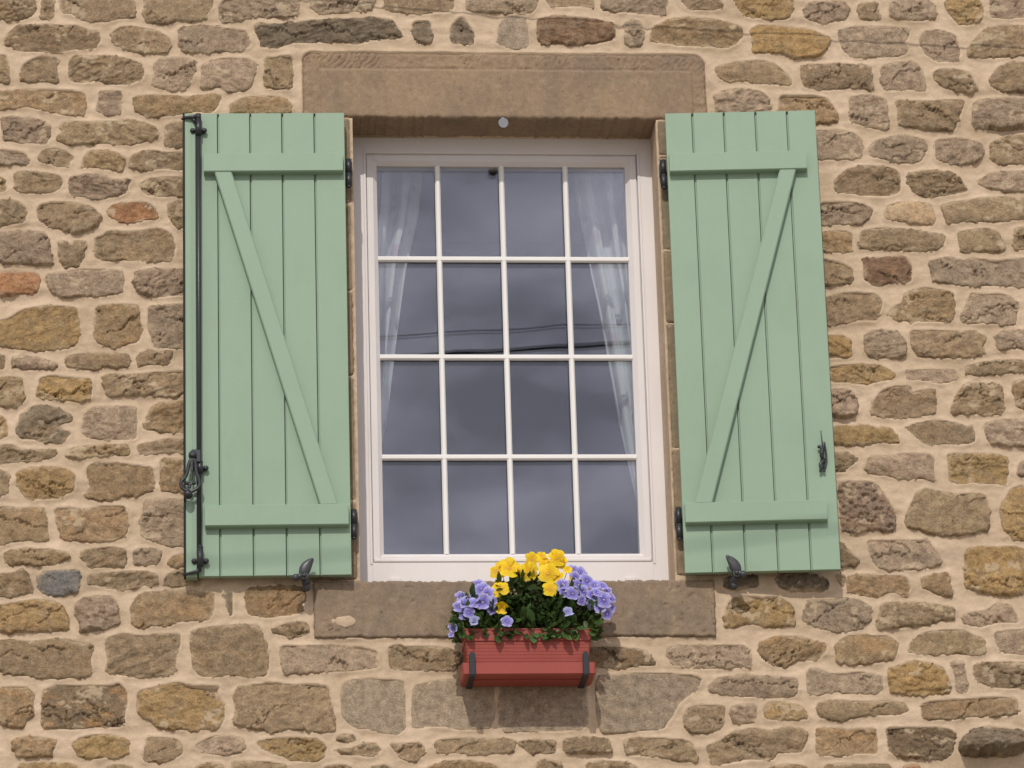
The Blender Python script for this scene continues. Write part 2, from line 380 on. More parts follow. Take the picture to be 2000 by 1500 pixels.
COLS = {'g': (.292, .210, .125), 'p': (.340, .250, .170), 't': (.315, .217, .120), 'o': (.335, .225, .105), 'O': (.350, .228, .100),
        'd': (.19, .145, .098), 'D': (.200, .143, .085), 'b': (.18, .168, .155), 'r': (.34, .175, .088), 'R': (.21, .13, .08),
        's': (.345, .268, .190), 'T': (.46, .32, .19), 'h': (.25, .19, .125), 'V': (.27, .19, .135), 'B': (.185, .14, .095)}
OCH = {'g': .18, 'p': .06, 't': .55, 'o': .4, 'O': .35, 'd': .05, 'D': 1., 'b': .1, 'r': .5, 'R': .3, 's': .08, 'T': .2, 'h': .3, 'V': .3, 'B': .15}
STONES = '''g -1613,1303 -1496,1304 -1493,1267 -1500,1244 -1536,1225 -1578,1224 -1612,1231
g -1469,1304 -1433,1305 -1431,1258 -1435,1228 -1477,1232 -1472,1258
g -1416,1305 -1179,1307 -1175,1270 -1172,1240 -1223,1232 -1257,1223 -1287,1225 -1308,1222 -1350,1231 -1367,1245 -1405,1251 -1414,1272
g -1145,1307 -922,1310 -926,1277 -950,1249 -939,1235 -1003,1230 -1041,1232 -1079,1213 -1126,1222 -1143,1233 -1153,1252 -1141,1275
g -1588,1155 -1573,1183 -1548,1206 -1498,1209 -1443,1212 -1413,1205 -1358,1208 -1325,1192 -1289,1190 -1284,1162 -1295,1134 -1333,1125 -1379,1127 -1417,1115 -1488,1117 -1539,1118 -1560,1132 -1581,1134
g -1255,1179 -1219,1204 -1185,1207 -1147,1201 -1105,1194 -1062,1164 -1060,1148 -1073,1116 -1113,1115 -1176,1119 -1214,1135 -1244,1158
p -1039,1204 -977,1214 -926,1210 -867,1201 -824,1197 -801,1148 -825,1132 -884,1124 -969,1116 -1024,1118 -1035,1146
g -1610,1106 -1583,1104 -1572,1063 -1571,1010 -1592,1010 -1609,1010
g -1538,1017 -1532,1068 -1501,1091 -1471,1103 -1419,1096 -1425,1064 -1418,1037 -1419,1009 -1462,1013 -1496,1009
g -1385,1019 -1381,1069 -1370,1104 -1316,1104 -1252,1105 -1197,1094 -1153,1080 -1143,1044 -1155,1020 -1197,1006 -1244,1008 -1290,1019 -1340,1008
p -1119,1002 -1113,1039 -1115,1076 -1096,1097 -1041,1102 -980,1091 -982,1054 -995,1022 -1020,994 -1050,985 -1079,991
p -965,997 -963,1040 -961,1073 -931,1091 -884,1101 -821,1099 -787,1083 -794,1042 -800,1023 -813,986 -872,981 -910,999
t -1609,976 -1571,981 -1517,986 -1458,986 -1391,984 -1332,973 -1330,937 -1336,902 -1365,900 -1411,904 -1457,915 -1508,928 -1549,926 -1608,916
p -1288,978 -1252,983 -1218,981 -1217,903 -1264,901 -1296,914 -1296,932 -1288,951
t -1180,965 -1117,970 -1054,968 -991,964 -927,976 -900,970 -911,935 -928,908 -991,914 -1042,902 -1096,899 -1147,899 -1176,915
p -1599,889 -1545,892 -1486,885 -1440,863 -1444,826 -1452,797 -1494,801 -1544,805 -1586,812 -1590,844
g -1423,818 -1398,845 -1411,872 -1369,877 -1306,875 -1243,878 -1189,885 -1147,874 -1105,856 -1101,829 -1134,815 -1180,799 -1222,801 -1281,807 -1331,800 -1389,797
g -1079,865 -1054,877 -1012,877 -991,793 -1042,788 -1075,799 -1080,829
p -1606,780 -1565,776 -1523,769 -1500,738 -1514,729 -1556,731 -1606,724
g -1479,754 -1460,781 -1419,784 -1385,772 -1368,754 -1389,723 -1422,725 -1452,736 -1479,745
t -1343,723 -1337,750 -1320,777 -1264,778 -1226,769 -1205,746 -1216,708 -1264,717 -1305,719
g -1188,719 -1184,760 -1155,774 -1117,781 -1075,772 -996,775 -996,714 -1096,718 -1138,708
t -1605,690 -1584,681 -1576,645 -1604,636
g -1549,708 -1514,706 -1468,704 -1410,691 -1399,668 -1418,641 -1459,632 -1513,634 -1551,641
p -1380,682 -1330,698 -1280,696 -1243,678 -1184,683 -1197,656 -1205,633 -1242,622 -1305,617 -1380,628
g -1159,665 -1134,683 -1088,690 -1000,689 -1000,628 -1084,623 -1130,625 -1155,647
g -1602,609 -1564,611 -1535,602 -1516,582 -1511,564 -1519,537 -1531,533 -1563,528 -1601,516
g -1484,578 -1468,597 -1430,603 -1379,603 -1340,596 -1302,583 -1281,555 -1287,528 -1308,514 -1343,496 -1362,493 -1388,507 -1423,517 -1445,520 -1477,544
r- -1260,579 -1241,595 -1196,604 -1148,606 -1122,594 -1106,577 -1100,553 -1138,546 -1170,538 -1205,535 -1234,547 -1258,559
g -1072,598 -1045,608 -994,608 -994,532 -1036,513 -1058,532 -1069,563
p -1601,499 -1563,502 -1505,506 -1458,504 -1445,482 -1436,438 -1431,388 -1466,391 -1530,396 -1577,394 -1600,403
g -1413,470 -1387,470 -1371,455 -1362,472 -1323,469 -1333,431 -1339,407 -1349,387 -1384,385 -1400,400 -1412,417 -1411,441
g -1301,483 -1276,490 -1257,507 -1212,506 -1164,507 -1122,516 -1084,513 -1055,494 -1047,460 -1052,422 -1068,403 -1103,406 -1132,408 -1180,406 -1215,411 -1259,406 -1301,418 -1298,452
r -1599,370 -1536,369 -1476,366 -1467,345 -1473,308 -1481,296 -1529,297 -1598,282
p -1445,359 -1402,366 -1339,376 -1275,378 -1215,375 -1210,343 -1215,302 -1243,295 -1294,286 -1338,289 -1402,284 -1427,301 -1445,318
p -1170,370 -1148,374 -1116,381 -1068,377 -994,381 -995,292 -1052,292 -1106,285 -1148,292 -1180,326
o -1599,202 -1560,216 -1528,241 -1497,250 -1425,259 -1354,250 -1346,208 -1346,166 -1361,123 -1385,115 -1432,115 -1472,106 -1519,110 -1559,118 -1598,128
t -1295,256 -1227,261 -1160,259 -1156,200 -1151,174 -1163,135 -1203,129 -1239,115 -1266,123 -1295,140 -1297,200
p -1132,256 -1068,260 -1001,265 -1002,115 -1116,119 -1124,158 -1135,200
g -1596,96 -1577,91 -1572,78 -1577,47 -1595,41
p -1553,84 -1527,89 -1479,86 -1457,78 -1432,73 -1407,61 -1419,46 -1457,47 -1507,42 -1526,52 -1552,52
g -1391,85 -1363,95 -1322,98 -1274,100 -1236,98 -1193,95 -1193,58 -1220,53 -1268,56 -1290,46 -1312,44 -1337,49 -1381,53
g -1162,98 -1129,109 -1097,102 -1071,109 -1056,107 -1068,60 -1116,63 -1147,61 -1166,53
t -1595,14 -1570,20 -1520,17 -1515,-20 -1508,-53 -1525,-68 -1566,-81 -1594,-66
O -1468,17 -1432,27 -1400,22 -1353,17 -1309,17 -1305,-13 -1310,-50 -1343,-61 -1393,-50 -1431,-50 -1478,-43 -1472,-20
g -1272,24 -1242,34 -1195,28 -1132,34 -1078,39 -995,41 -996,-19 -1040,-41 -1100,-40 -1179,-36 -1255,-43 -1271,-13
h -1541,-153 -1525,-110 -1494,-76 -1447,-71 -1412,-80 -1387,-96 -1368,-106 -1371,-126 -1412,-133 -1399,-150 -1366,-163 -1399,-193 -1430,-193 -1477,-183 -1518,-183
p -1336,-153 -1333,-120 -1318,-86 -1289,-75 -1242,-76 -1169,-76 -1173,-113 -1166,-140 -1169,-183 -1226,-180 -1304,-180 -1323,-173
t -1151,-140 -1135,-120 -1128,-83 -1097,-63 -996,-56 -996,-163 -1053,-160 -1097,-153 -1141,-150
o -1594,-106 -1578,-110 -1564,-140 -1562,-170 -1593,-183
g -1592,-203 -1549,-200 -1524,-216 -1467,-216 -1430,-213 -1406,-226 -1426,-241 -1461,-249 -1498,-246 -1539,-252 -1592,-256
t -1381,-220 -1348,-208 -1304,-205 -1242,-200 -1194,-198 -1188,-236 -1232,-233 -1304,-238 -1345,-246 -1383,-239
g -1168,-200 -1116,-193 -1078,-180 -996,-183 -996,-230 -1053,-220 -1116,-225 -1138,-235 -1160,-223
t -1325,-283 -1305,-257 -1240,-257 -1179,-264 -1117,-274 -1115,-347 -1142,-356 -1166,-371 -1211,-362 -1244,-382 -1292,-379 -1325,-366 -1309,-339 -1321,-300
o -1537,-291 -1504,-274 -1435,-268 -1386,-278 -1356,-296 -1357,-343 -1402,-371 -1434,-373 -1491,-377 -1520,-355 -1532,-330
t -1097,-266 -1093,-244 -1003,-244 -1003,-352 -1056,-354 -1091,-348
g -1593,-282 -1565,-287 -1559,-317 -1560,-351 -1592,-372
t -1592,-398 -1548,-400 -1519,-407 -1450,-400 -1438,-449 -1439,-509 -1486,-505 -1542,-509 -1590,-528
t -1420,-403 -1369,-401 -1333,-411 -1268,-396 -1203,-397 -1195,-433 -1197,-476 -1207,-501 -1251,-509 -1320,-514 -1348,-509 -1393,-498 -1409,-458
p -1146,-382 -1105,-375 -1056,-375 -999,-376 -1000,-527 -1073,-527 -1117,-510 -1154,-497 -1154,-459 -1164,-454 -1146,-416
t -1570,-551 -1546,-540 -1502,-532 -1429,-537 -1376,-547 -1372,-564 -1421,-587 -1465,-585 -1501,-579 -1541,-585 -1566,-576
g -1338,-543 -1300,-533 -1251,-529 -1199,-535 -1196,-578 -1207,-590 -1259,-590 -1308,-598 -1324,-577 -1338,-560
p -1180,-544 -1154,-533 -1097,-535 -1093,-569 -1113,-584 -1146,-586 -1178,-578
t -1069,-578 -1057,-557 -1008,-553 -1008,-591 -1061,-591
g -1589,-614 -1553,-614 -1521,-600 -1501,-606 -1487,-648 -1488,-674 -1528,-678 -1556,-686 -1589,-682
b -1467,-627 -1449,-606 -1400,-604 -1340,-602 -1340,-636 -1343,-674 -1412,-682 -1448,-678 -1464,-657
g -1317,-619 -1283,-615 -1239,-611 -1186,-605 -1138,-607 -1103,-618 -1103,-650 -1146,-652 -1194,-662 -1243,-662 -1283,-651 -1317,-649
g -1081,-624 -1057,-608 -1016,-601 -968,-616 -976,-650 -1016,-650 -1085,-650
o- -1588,-714 -1536,-705 -1477,-695 -1421,-699 -1391,-713 -1376,-752 -1372,-791 -1431,-796 -1505,-794 -1587,-797
p -1356,-717 -1336,-694 -1291,-684 -1246,-683 -1228,-702 -1218,-749 -1220,-772 -1257,-787 -1294,-795 -1335,-800 -1341,-760 -1354,-740
t -1185,-718 -1164,-685 -1135,-671 -1023,-668 -933,-674 -929,-703 -935,-738 -948,-762 -989,-761 -1053,-769 -1068,-782 -1116,-776 -1146,-788 -1183,-772
d -901,-672 -877,-672 -875,-746 -885,-748 -896,-715
g -1586,-824 -1531,-823 -1483,-829 -1431,-821 -1379,-820 -1339,-833 -1301,-837 -1305,-880 -1305,-937 -1342,-937 -1397,-944 -1441,-942 -1504,-934 -1556,-928 -1585,-916
g -1259,-818 -1209,-803 -1153,-813 -1097,-805 -1036,-802 -1038,-850 -1049,-866 -1053,-927 -1116,-936 -1179,-942 -1223,-930 -1260,-922 -1253,-891
g -1004,-801 -978,-788 -919,-782 -856,-778 -797,-780 -781,-820 -765,-881 -773,-937 -824,-941 -878,-930 -936,-942 -978,-938 -997,-910 -1005,-853
t -1584,-972 -1540,-970 -1496,-971 -1479,-986 -1481,-1024 -1472,-1051 -1499,-1074 -1506,-1094 -1546,-1094 -1583,-1077
D -1450,-982 -1404,-963 -1356,-964 -1282,-966 -1234,-963 -1223,-955 -1197,-984 -1192,-1011 -1201,-1053 -1208,-1093 -1282,-1094 -1355,-1099 -1440,-1097 -1453,-1081 -1450,-1024
o- -1166,-984 -1097,-967 -1042,-956 -1001,-968 -916,-968 -923,-997 -905,-1028 -905,-1081 -928,-1104 -968,-1102 -994,-1113 -1024,-1103 -1094,-1103 -1127,-1072 -1164,-1057
g -870,-980 -824,-967 -753,-957 -690,-968 -627,-964 -589,-973 -581,-1007 -572,-1055 -564,-1111 -616,-1119 -670,-1104 -712,-1103 -746,-1116 -804,-1105 -875,-1094 -868,-1040
t -1540,-1134 -1491,-1121 -1454,-1127 -1399,-1135 -1417,-1161 -1425,-1184 -1476,-1186 -1520,-1183 -1537,-1157
o- -1362,-1147 -1337,-1128 -1285,-1117 -1234,-1121 -1193,-1136 -1188,-1174 -1215,-1189 -1281,-1189 -1337,-1185
g -1134,-1125 -1087,-1128 -1042,-1136 -1028,-1157 -1029,-1179 -1061,-1196 -1098,-1204 -1149,-1197 -1142,-1156
p -962,-1138 -937,-1125 -896,-1124 -850,-1132 -838,-1160 -859,-1177 -900,-1183 -962,-1177 -996,-1155
o -815,-1146 -763,-1133 -692,-1131 -629,-1134 -596,-1158 -601,-1192 -622,-1207 -692,-1204 -730,-1187 -784,-1169
g -569,-1137 -541,-1122 -516,-1124 -504,-1139 -525,-1146 -554,-1145
g -567,-1167 -521,-1167 -479,-1150 -445,-1150 -429,-1176 -463,-1193 -513,-1188 -555,-1182
g -404,-1153 -370,-1155 -311,-1149 -295,-1173 -308,-1194 -342,-1207 -375,-1198 -387,-1177
g -274,-1156 -252,-1141 -189,-1137 -126,-1140 -59,-1140 -17,-1149 -35,-1183 -149,-1186 -220,-1182 -257,-1178
o- -1516,-1210 -1465,-1205 -1410,-1203 -1347,-1211 -1344,-1230 -1527,-1229
g -1256,-1216 -1215,-1210 -1179,-1220 -1175,-1231 -1259,-1231
t -991,-1221 -950,-1207 -913,-1209 -903,-1233 -991,-1233
g -880,-1207 -838,-1203 -776,-1206 -718,-1217 -718,-1238 -880,-1237
t -601,-1222 -547,-1216 -522,-1225 -522,-1240 -605,-1239
g -463,-1223 -422,-1219 -397,-1232 -397,-1241 -464,-1240
t -296,-1229 -233,-1208 -170,-1206 -95,-1217 -66,-1243 -297,-1242
t -838,-662 -750,-653 -657,-658 -653,-698 -666,-711 -658,-737 -708,-750 -772,-754 -822,-745 -834,-728
g -755,-794 -717,-776 -666,-768 -646,-777 -644,-803 -671,-811 -696,-816 -734,-805
p -732,-842 -667,-846 -604,-842 -562,-845 -499,-847 -436,-861 -439,-891 -433,-913 -479,-921 -563,-925 -626,-927 -677,-929 -702,-933 -723,-929 -731,-881
g -404,-852 -372,-839 -351,-850 -288,-848 -225,-853 -183,-866 -184,-897 -205,-923 -269,-922 -340,-924 -374,-917 -403,-909
s -543,-960 -480,-949 -417,-952 -356,-957 -355,-1022 -359,-1104 -378,-1123 -436,-1112 -470,-1105 -507,-1103 -545,-1068 -550,-1012
s -331,-974 -262,-958 -184,-952 -83,-959 -85,-1103 -188,-1111 -250,-1099 -320,-1102 -334,-1094
s -67,-959 66,-953 200,-957 199,-1113 61,-1117 -71,-1116
s 232,-943 276,-941 361,-937 445,-937 529,-944 558,-957 539,-987 483,-1034 451,-1086 433,-1111 354,-1115 287,-1123 241,-1119 228,-1063
D- 215,-852 301,-852 322,-857 384,-866 417,-900 416,-911 361,-915 290,-919 218,-921 169,-908 170,-856
p 452,-857 490,-849 554,-849 617,-850 693,-850 711,-872 715,-919 656,-921 551,-923 488,-912 463,-909
o- 634,-763 649,-715 671,-693 709,-691 751,-698 803,-693 844,-720 853,-750 855,-785 815,-790 768,-792 714,-780 662,-793 635,-793
t 731,-867 745,-841 801,-822 864,-822 906,-836 948,-847 947,-869 920,-895 848,-898 821,-922 775,-911 746,-894
p 582,-975 608,-953 685,-943 752,-950 849,-955 854,-981 846,-1011 757,-1017 677,-1010 610,-1001 579,-994
g 495,-1086 507,-1047 550,-1039 621,-1040 620,-1065 610,-1108 575,-1125 521,-1129 497,-1103
p 644,-1044 684,-1038 722,-1038 719,-1066 711,-1092 648,-1096 643,-1074
o 743,-1049 761,-1030 811,-1032 861,-1041 880,-1084 842,-1086 775,-1086 744,-1079
g 307,-1145 353,-1139 420,-1141 491,-1146 519,-1159 532,-1214 475,-1212 417,-1197 363,-1196 313,-1187
g 555,-1168 604,-1151 647,-1121 710,-1113 756,-1122 816,-1110 874,-1123 873,-1144 854,-1191 778,-1186 764,-1212 685,-1211 600,-1226 575,-1219
g 123,-1143 186,-1135 265,-1144 272,-1183 209,-1186 122,-1182
g -14,-1147 40,-1143 102,-1147 97,-1186 18,-1185
g 196,-1216 246,-1212 321,-1215 349,-1234 349,-1247 195,-1246
t 755,-1233 810,-1225 868,-1234 867,-1251 754,-1250
g 46,-1207 108,-1211 124,-1245 37,-1245
p 879,-763 887,-738 900,-706 956,-706 1009,-702 1058,-706 1095,-735 1086,-771 1060,-793 1021,-807 979,-807 934,-796 892,-778
V 1012,-326 1058,-323 1119,-323 1146,-348 1165,-385 1187,-430 1185,-474 1170,-485 1128,-479 1078,-484 1056,-493 1014,-480
g 1217,-444 1235,-404 1259,-356 1288,-345 1331,-356 1384,-364 1437,-362 1473,-367 1478,-393 1484,-430 1479,-489 1447,-482 1425,-496 1375,-496 1332,-498 1286,-492 1252,-477 1220,-470
o 1520,-404 1544,-371 1556,-349 1607,-331 1595,-515 1559,-515 1539,-493 1523,-471 1521,-438
g 983,-524 1019,-524 1032,-546 1045,-561 1065,-583 1047,-597 1015,-595 980,-595
p 1090,-514 1143,-512 1196,-514 1250,-514 1285,-510 1307,-554 1326,-591 1290,-602 1244,-609 1173,-609 1127,-605 1104,-576
O 1399,-562 1411,-540 1451,-537 1515,-537 1558,-535 1592,-548 1583,-687 1540,-692 1469,-686 1410,-675 1395,-660 1396,-613
t 1023,-634 1070,-623 1137,-629 1207,-631 1217,-649 1218,-678 1200,-692 1162,-678 1130,-687 1097,-697 1052,-688 1021,-677
g 990,-628 1013,-624 1016,-666 1001,-663
t 1256,-638 1289,-627 1341,-617 1344,-649 1353,-698 1316,-695 1286,-675 1256,-669
g 1106,-786 1119,-750 1128,-717 1184,-716 1237,-714 1290,-722 1356,-733 1352,-769 1304,-776 1261,-790 1215,-790 1162,-801 1109,-800
p 1378,-758 1412,-748 1458,-741 1485,-719 1530,-723 1546,-752 1555,-784 1516,-781 1470,-784 1434,-795 1378,-787
d 797,-634 825,-618 936,-625 970,-655 950,-674 870,-676 814,-667
d 640,-629 745,-621 747,-662 694,-670 636,-665
g 579,1324 721,1326 723,1289 685,1280 610,1283
t- 481,1173 491,1215 551,1251 618,1256 701,1247 780,1226 782,1194 764,1163 730,1148 672,1157 596,1153 530,1161
g 921,-1230 980,-1224 1049,-1228 1119,-1228 1135,-1250 920,-1248
r- 1164,-1234 1189,-1229 1216,-1234 1215,-1250 1163,-1250
p 884,-932 909,-923 943,-940 989,-945 1035,-935 1083,-942 1114,-950 1114,-984 1097,-1005 1045,-1003 999,-1001 965,-993 922,-1007 884,-1004 881,-968
O 1137,-927 1173,-914 1215,-902 1261,-909 1309,-924 1317,-956 1326,-985 1318,-1006 1272,-1008 1230,-1013 1188,-1005 1139,-1002 1134,-969
p 1331,-910 1349,-901 1372,-905 1381,-957 1381,-999 1348,-1003 1345,-967
g 1404,-917 1437,-910 1507,-909 1570,-911 1565,-990 1502,-989 1449,-986 1408,-967 1403,-942
g 908,-1039 939,-1027 991,-1027 1026,-1031 1078,-1028 1148,-1028 1182,-1041 1192,-1059 1163,-1073 1114,-1074 1058,-1072 1016,-1083 987,-1093 946,-1086 910,-1077
t 1230,-1038 1271,-1029 1341,-1026 1412,-1021 1464,-1020 1533,-1022 1534,-1054 1527,-1075 1460,-1078 1373,-1081 1330,-1088 1267,-1090 1229,-1081
t 903,-1117 951,-1114 1003,-1118 1087,-1115 1091,-1147 1086,-1196 1034,-1193 982,-1199 895,-1197
D- 1115,-1115 1161,-1112 1248,-1113 1307,-1117 1329,-1131 1328,-1152 1320,-1195 1287,-1212 1242,-1210 1190,-1204 1166,-1206 1148,-1200 1121,-1186 1120,-1154
B 1342,-1181 1353,-1150 1375,-1129 1411,-1115 1460,-1115 1546,-1126 1542,-1190 1495,-1207 1426,-1205 1373,-1206 1346,-1201
g 1208,-855 1229,-830 1260,-810 1320,-805 1383,-807 1407,-824 1442,-833 1442,-878 1403,-885 1333,-879 1262,-881 1207,-873
p 1475,-813 1518,-806 1578,-805 1572,-886 1492,-878 1476,-846
t 972,-861 988,-836 1016,-822 1059,-818 1108,-822 1143,-822 1163,-841 1172,-859 1153,-894 1135,-901 1082,-908 1032,-915 980,-904 978,-879
o 1002,57 1062,66 1114,66 1167,64 1197,46 1215,30 1195,15 1153,6 1117,-3 1069,4 1000,9
p 1244,46 1288,46 1340,48 1410,44 1408,21 1390,10 1355,2 1303,13 1251,15
g 1442,57 1485,72 1535,79 1587,81 1647,76 1644,43 1584,41 1549,32 1514,35 1475,28 1444,35
p 1002,-20 1051,-16 1074,-27 1084,-49 1094,-81 1070,-107 1045,-116 997,-103
g 1127,-85 1142,-56 1161,-27 1197,-9 1260,-5 1264,-31 1287,-23 1340,-16 1339,-56 1334,-99 1278,-107 1219,-114 1157,-109 1129,-96
g 1384,-89 1412,-27 1438,2 1494,1 1547,2 1554,-27 1555,-85 1540,-99 1453,-99 1394,-99
t 1589,6 1618,13 1642,15 1635,-85 1597,-78 1591,-41
o 1002,-143 1086,-137 1137,-141 1186,-147 1205,-168 1215,-197 1186,-197 1152,-192 1117,-201 1072,-201 1040,-204 999,-193
g 1238,-147 1263,-132 1330,-118 1392,-128 1436,-143 1450,-136 1454,-157 1454,-194 1411,-201 1335,-195 1297,-201 1274,-179
p 1487,-132 1528,-121 1574,-116 1633,-116 1627,-208 1550,-204 1499,-194 1490,-165
g 998,-226 1046,-226 1069,-240 1079,-247 1061,-269 1040,-276 1036,-290 994,-296
p 1100,-280 1118,-240 1184,-238 1236,-231 1305,-231 1322,-248 1318,-280 1317,-321 1283,-312 1224,-316 1163,-303 1108,-298
o- 1364,-230 1409,-231 1462,-230 1531,-233 1558,-248 1555,-291 1545,-334 1490,-330 1438,-325 1403,-330 1365,-323 1365,-280
p 1578,-302 1591,-262 1624,-251 1619,-313
p 1001,613 1061,616 1110,616 1145,607 1176,592 1167,566 1141,543 1088,539 997,537
T 1210,566 1223,603 1269,617 1322,615 1364,610 1374,559 1367,536 1335,540 1283,549 1231,558
g 1396,604 1429,616 1482,620 1536,633 1608,635 1686,632 1681,564 1602,551 1531,550 1460,550 1410,544 1404,567
t 995,512 1063,518 1104,509 1100,472 1101,446 1055,446 992,444
g 1133,519 1211,528 1274,525 1316,518 1404,503 1398,473 1376,454 1330,449 1277,448 1225,457 1172,457 1124,457
g 1447,514 1493,522 1543,526 1574,515 1584,493 1595,455 1588,448 1531,449 1489,449 1453,443 1448,481
g 1628,523 1650,530 1678,528 1673,459 1624,457
g 991,427 1057,409 1098,390 1095,338 1052,334 986,331
R 1131,424 1177,424 1205,428 1262,433 1282,417 1286,387 1285,343 1246,346 1200,339 1171,329 1151,342 1134,349 1134,387
p 1345,413 1410,430 1458,417 1487,427 1557,416 1611,422 1671,429 1664,329 1587,332 1516,332 1463,330 1428,336 1376,343 1352,346
g 997,286 1058,305 1111,309 1163,305 1185,287 1185,257 1165,213 1123,213 1095,211 1052,202 993,198
t- 1205,237 1224,261 1249,272 1258,305 1304,320 1333,324 1374,317 1419,306 1420,265 1411,221 1396,208 1332,208 1298,211 1272,199 1266,213 1228,217
p 1472,306 1514,301 1571,305 1605,292 1627,273 1619,233 1609,196 1560,203 1508,206 1455,204 1433,217 1455,258
O 1001,161 1050,165 1081,147 1077,107 1074,88 1029,88 997,84
p 1120,162 1142,176 1191,182 1232,173 1252,147 1257,114 1238,88 1185,88 1137,88 1124,107
g 1268,180 1331,182 1383,180 1436,177 1471,181 1519,155 1499,129 1508,104 1465,89 1395,89 1290,90 1275,121
p 1544,162 1576,177 1629,183 1654,181 1650,118 1583,122 1558,111 1545,129
o 755,1328 954,1330 952,1290 939,1252 875,1248 800,1259 780,1276
p 989,1284 1012,1314 1120,1318 1138,1292 1128,1257 1073,1244 1046,1233 1020,1247 988,1255
g 1171,1312 1228,1316 1238,1255 1203,1251 1171,1257
p 1277,1319 1391,1329 1422,1306 1422,1259 1375,1250 1305,1255 1268,1264
o- 1449,1312 1478,1336 1565,1336 1581,1296 1573,1255 1525,1234 1493,1240 1468,1271
p 1608,1337 1733,1338 1728,1268 1657,1262 1603,1264
O 809,1213 836,1231 901,1228 1007,1215 1075,1184 1057,1152 1034,1123 948,1113 907,1133 816,1132 813,1184
p 1096,1210 1148,1228 1250,1229 1325,1224 1329,1206 1311,1171 1325,1142 1287,1122 1136,1121 1106,1152
p 1362,1172 1376,1212 1427,1219 1480,1202 1493,1150 1488,1109 1415,1106 1379,1131
g 1513,1132 1544,1185 1578,1220 1645,1238 1726,1233 1718,1128 1621,1122 1550,1121
g 685,1079 761,1100 830,1107 883,1095 929,1047 933,1018 880,1021 826,1023 774,1040 731,1034 694,1045
g 966,1088 1033,1094 1108,1097 1193,1089 1199,1049 1199,1006 1130,1014 1087,1008 1039,1002 975,1013 966,1047
p 1228,1084 1269,1099 1340,1108 1369,1068 1373,999 1328,1007 1280,1004 1232,1009
g 1396,1062 1418,1080 1478,1080 1520,1069 1543,1012 1521,997 1457,1005 1420,1022
g 1580,1041 1613,1087 1657,1108 1717,1105 1709,998 1623,1001 1587,1018
p 681,982 708,999 772,1009 836,995 864,966 855,903 831,903 683,902
t 891,984 968,984 1043,979 1077,928 1081,894 1043,888 1001,890 884,892
p 1120,980 1177,989 1240,975 1243,923 1242,866 1192,872 1155,883 1118,894
g 1267,969 1368,964 1422,970 1498,974 1478,919 1459,868 1415,862 1362,864 1320,878 1273,886 1280,929
p 1524,960 1557,977 1638,981 1708,978 1700,875 1603,869 1513,874
p 983,859 1074,865 1127,854 1152,831 1158,797 1132,766 1063,763 978,762
p 1177,809 1205,832 1286,849 1355,833 1366,804 1339,753 1275,750 1175,775
p 1392,833 1467,839 1541,823 1552,789 1515,751 1435,751 1388,765
g 1573,823 1629,846 1699,852 1692,755 1611,746 1570,766
g 1056,689 1098,729 1158,741 1242,736 1268,713 1267,651 1215,634 1136,639 1057,653
g 1294,713 1353,725 1433,720 1464,703 1488,655 1455,646 1390,635 1337,634 1302,662
p 1516,686 1567,720 1690,727 1685,656 1616,656 1542,669
p -110,1317 120,1320 119,1293 98,1265 36,1269 -27,1264 -80,1266 -113,1281
g 145,1320 303,1321 302,1290 244,1291 202,1289 161,1291
p 328,1322 541,1324 535,1269 509,1262 430,1268 368,1272 327,1279
s -7,1219 6,1246 44,1256 81,1247 86,1202 84,1144 32,1141 -17,1156
R- 116,1243 168,1257 243,1253 305,1245 362,1232 365,1191 356,1173 293,1159 239,1156 190,1163 132,1153 116,1193
p 404,1232 425,1244 450,1239 457,1210 455,1156 405,1151 398,1187
d -289,1227 -269,1237 -231,1235 -223,1195 -228,1155 -271,1155 -287,1194
d -168,1172 -162,1219 -132,1252 -115,1238 -94,1206 -87,1154 -104,1156 -151,1158
d -797,1208 -782,1225 -740,1218 -680,1223 -590,1236 -483,1239 -419,1245 -359,1240 -338,1217 -318,1176 -378,1170 -429,1165 -463,1151 -506,1160 -570,1162 -634,1154 -681,1154 -715,1135 -770,1137 -779,1167
p -908,1240 -908,1277 -888,1310 -645,1312 -654,1261 -658,1249 -718,1246 -803,1243 -850,1229 -897,1226
p -615,1313 -407,1315 -410,1291 -419,1270 -504,1262 -586,1257 -611,1280
g -375,1315 -151,1317 -152,1280 -170,1266 -269,1260 -354,1268 -376,1282
g -762,1102 -698,1110 -675,1107 -671,1061 -676,997 -721,992 -763,998 -767,1033 -760,1070
t -873,940 -827,963 -763,968 -700,962 -679,941 -681,909 -874,908'''
polys = []; weaks = []
for ln in STONES.split('\n'):
    k, *ps = ln.split(); weak = k.endswith('-'); k = k[0]
    polys.append((k, np.array([[float(a) for a in p.split(',')] for p in ps]) / 1000.)); weaks.append(weak)
srng = np.random.RandomState(5)
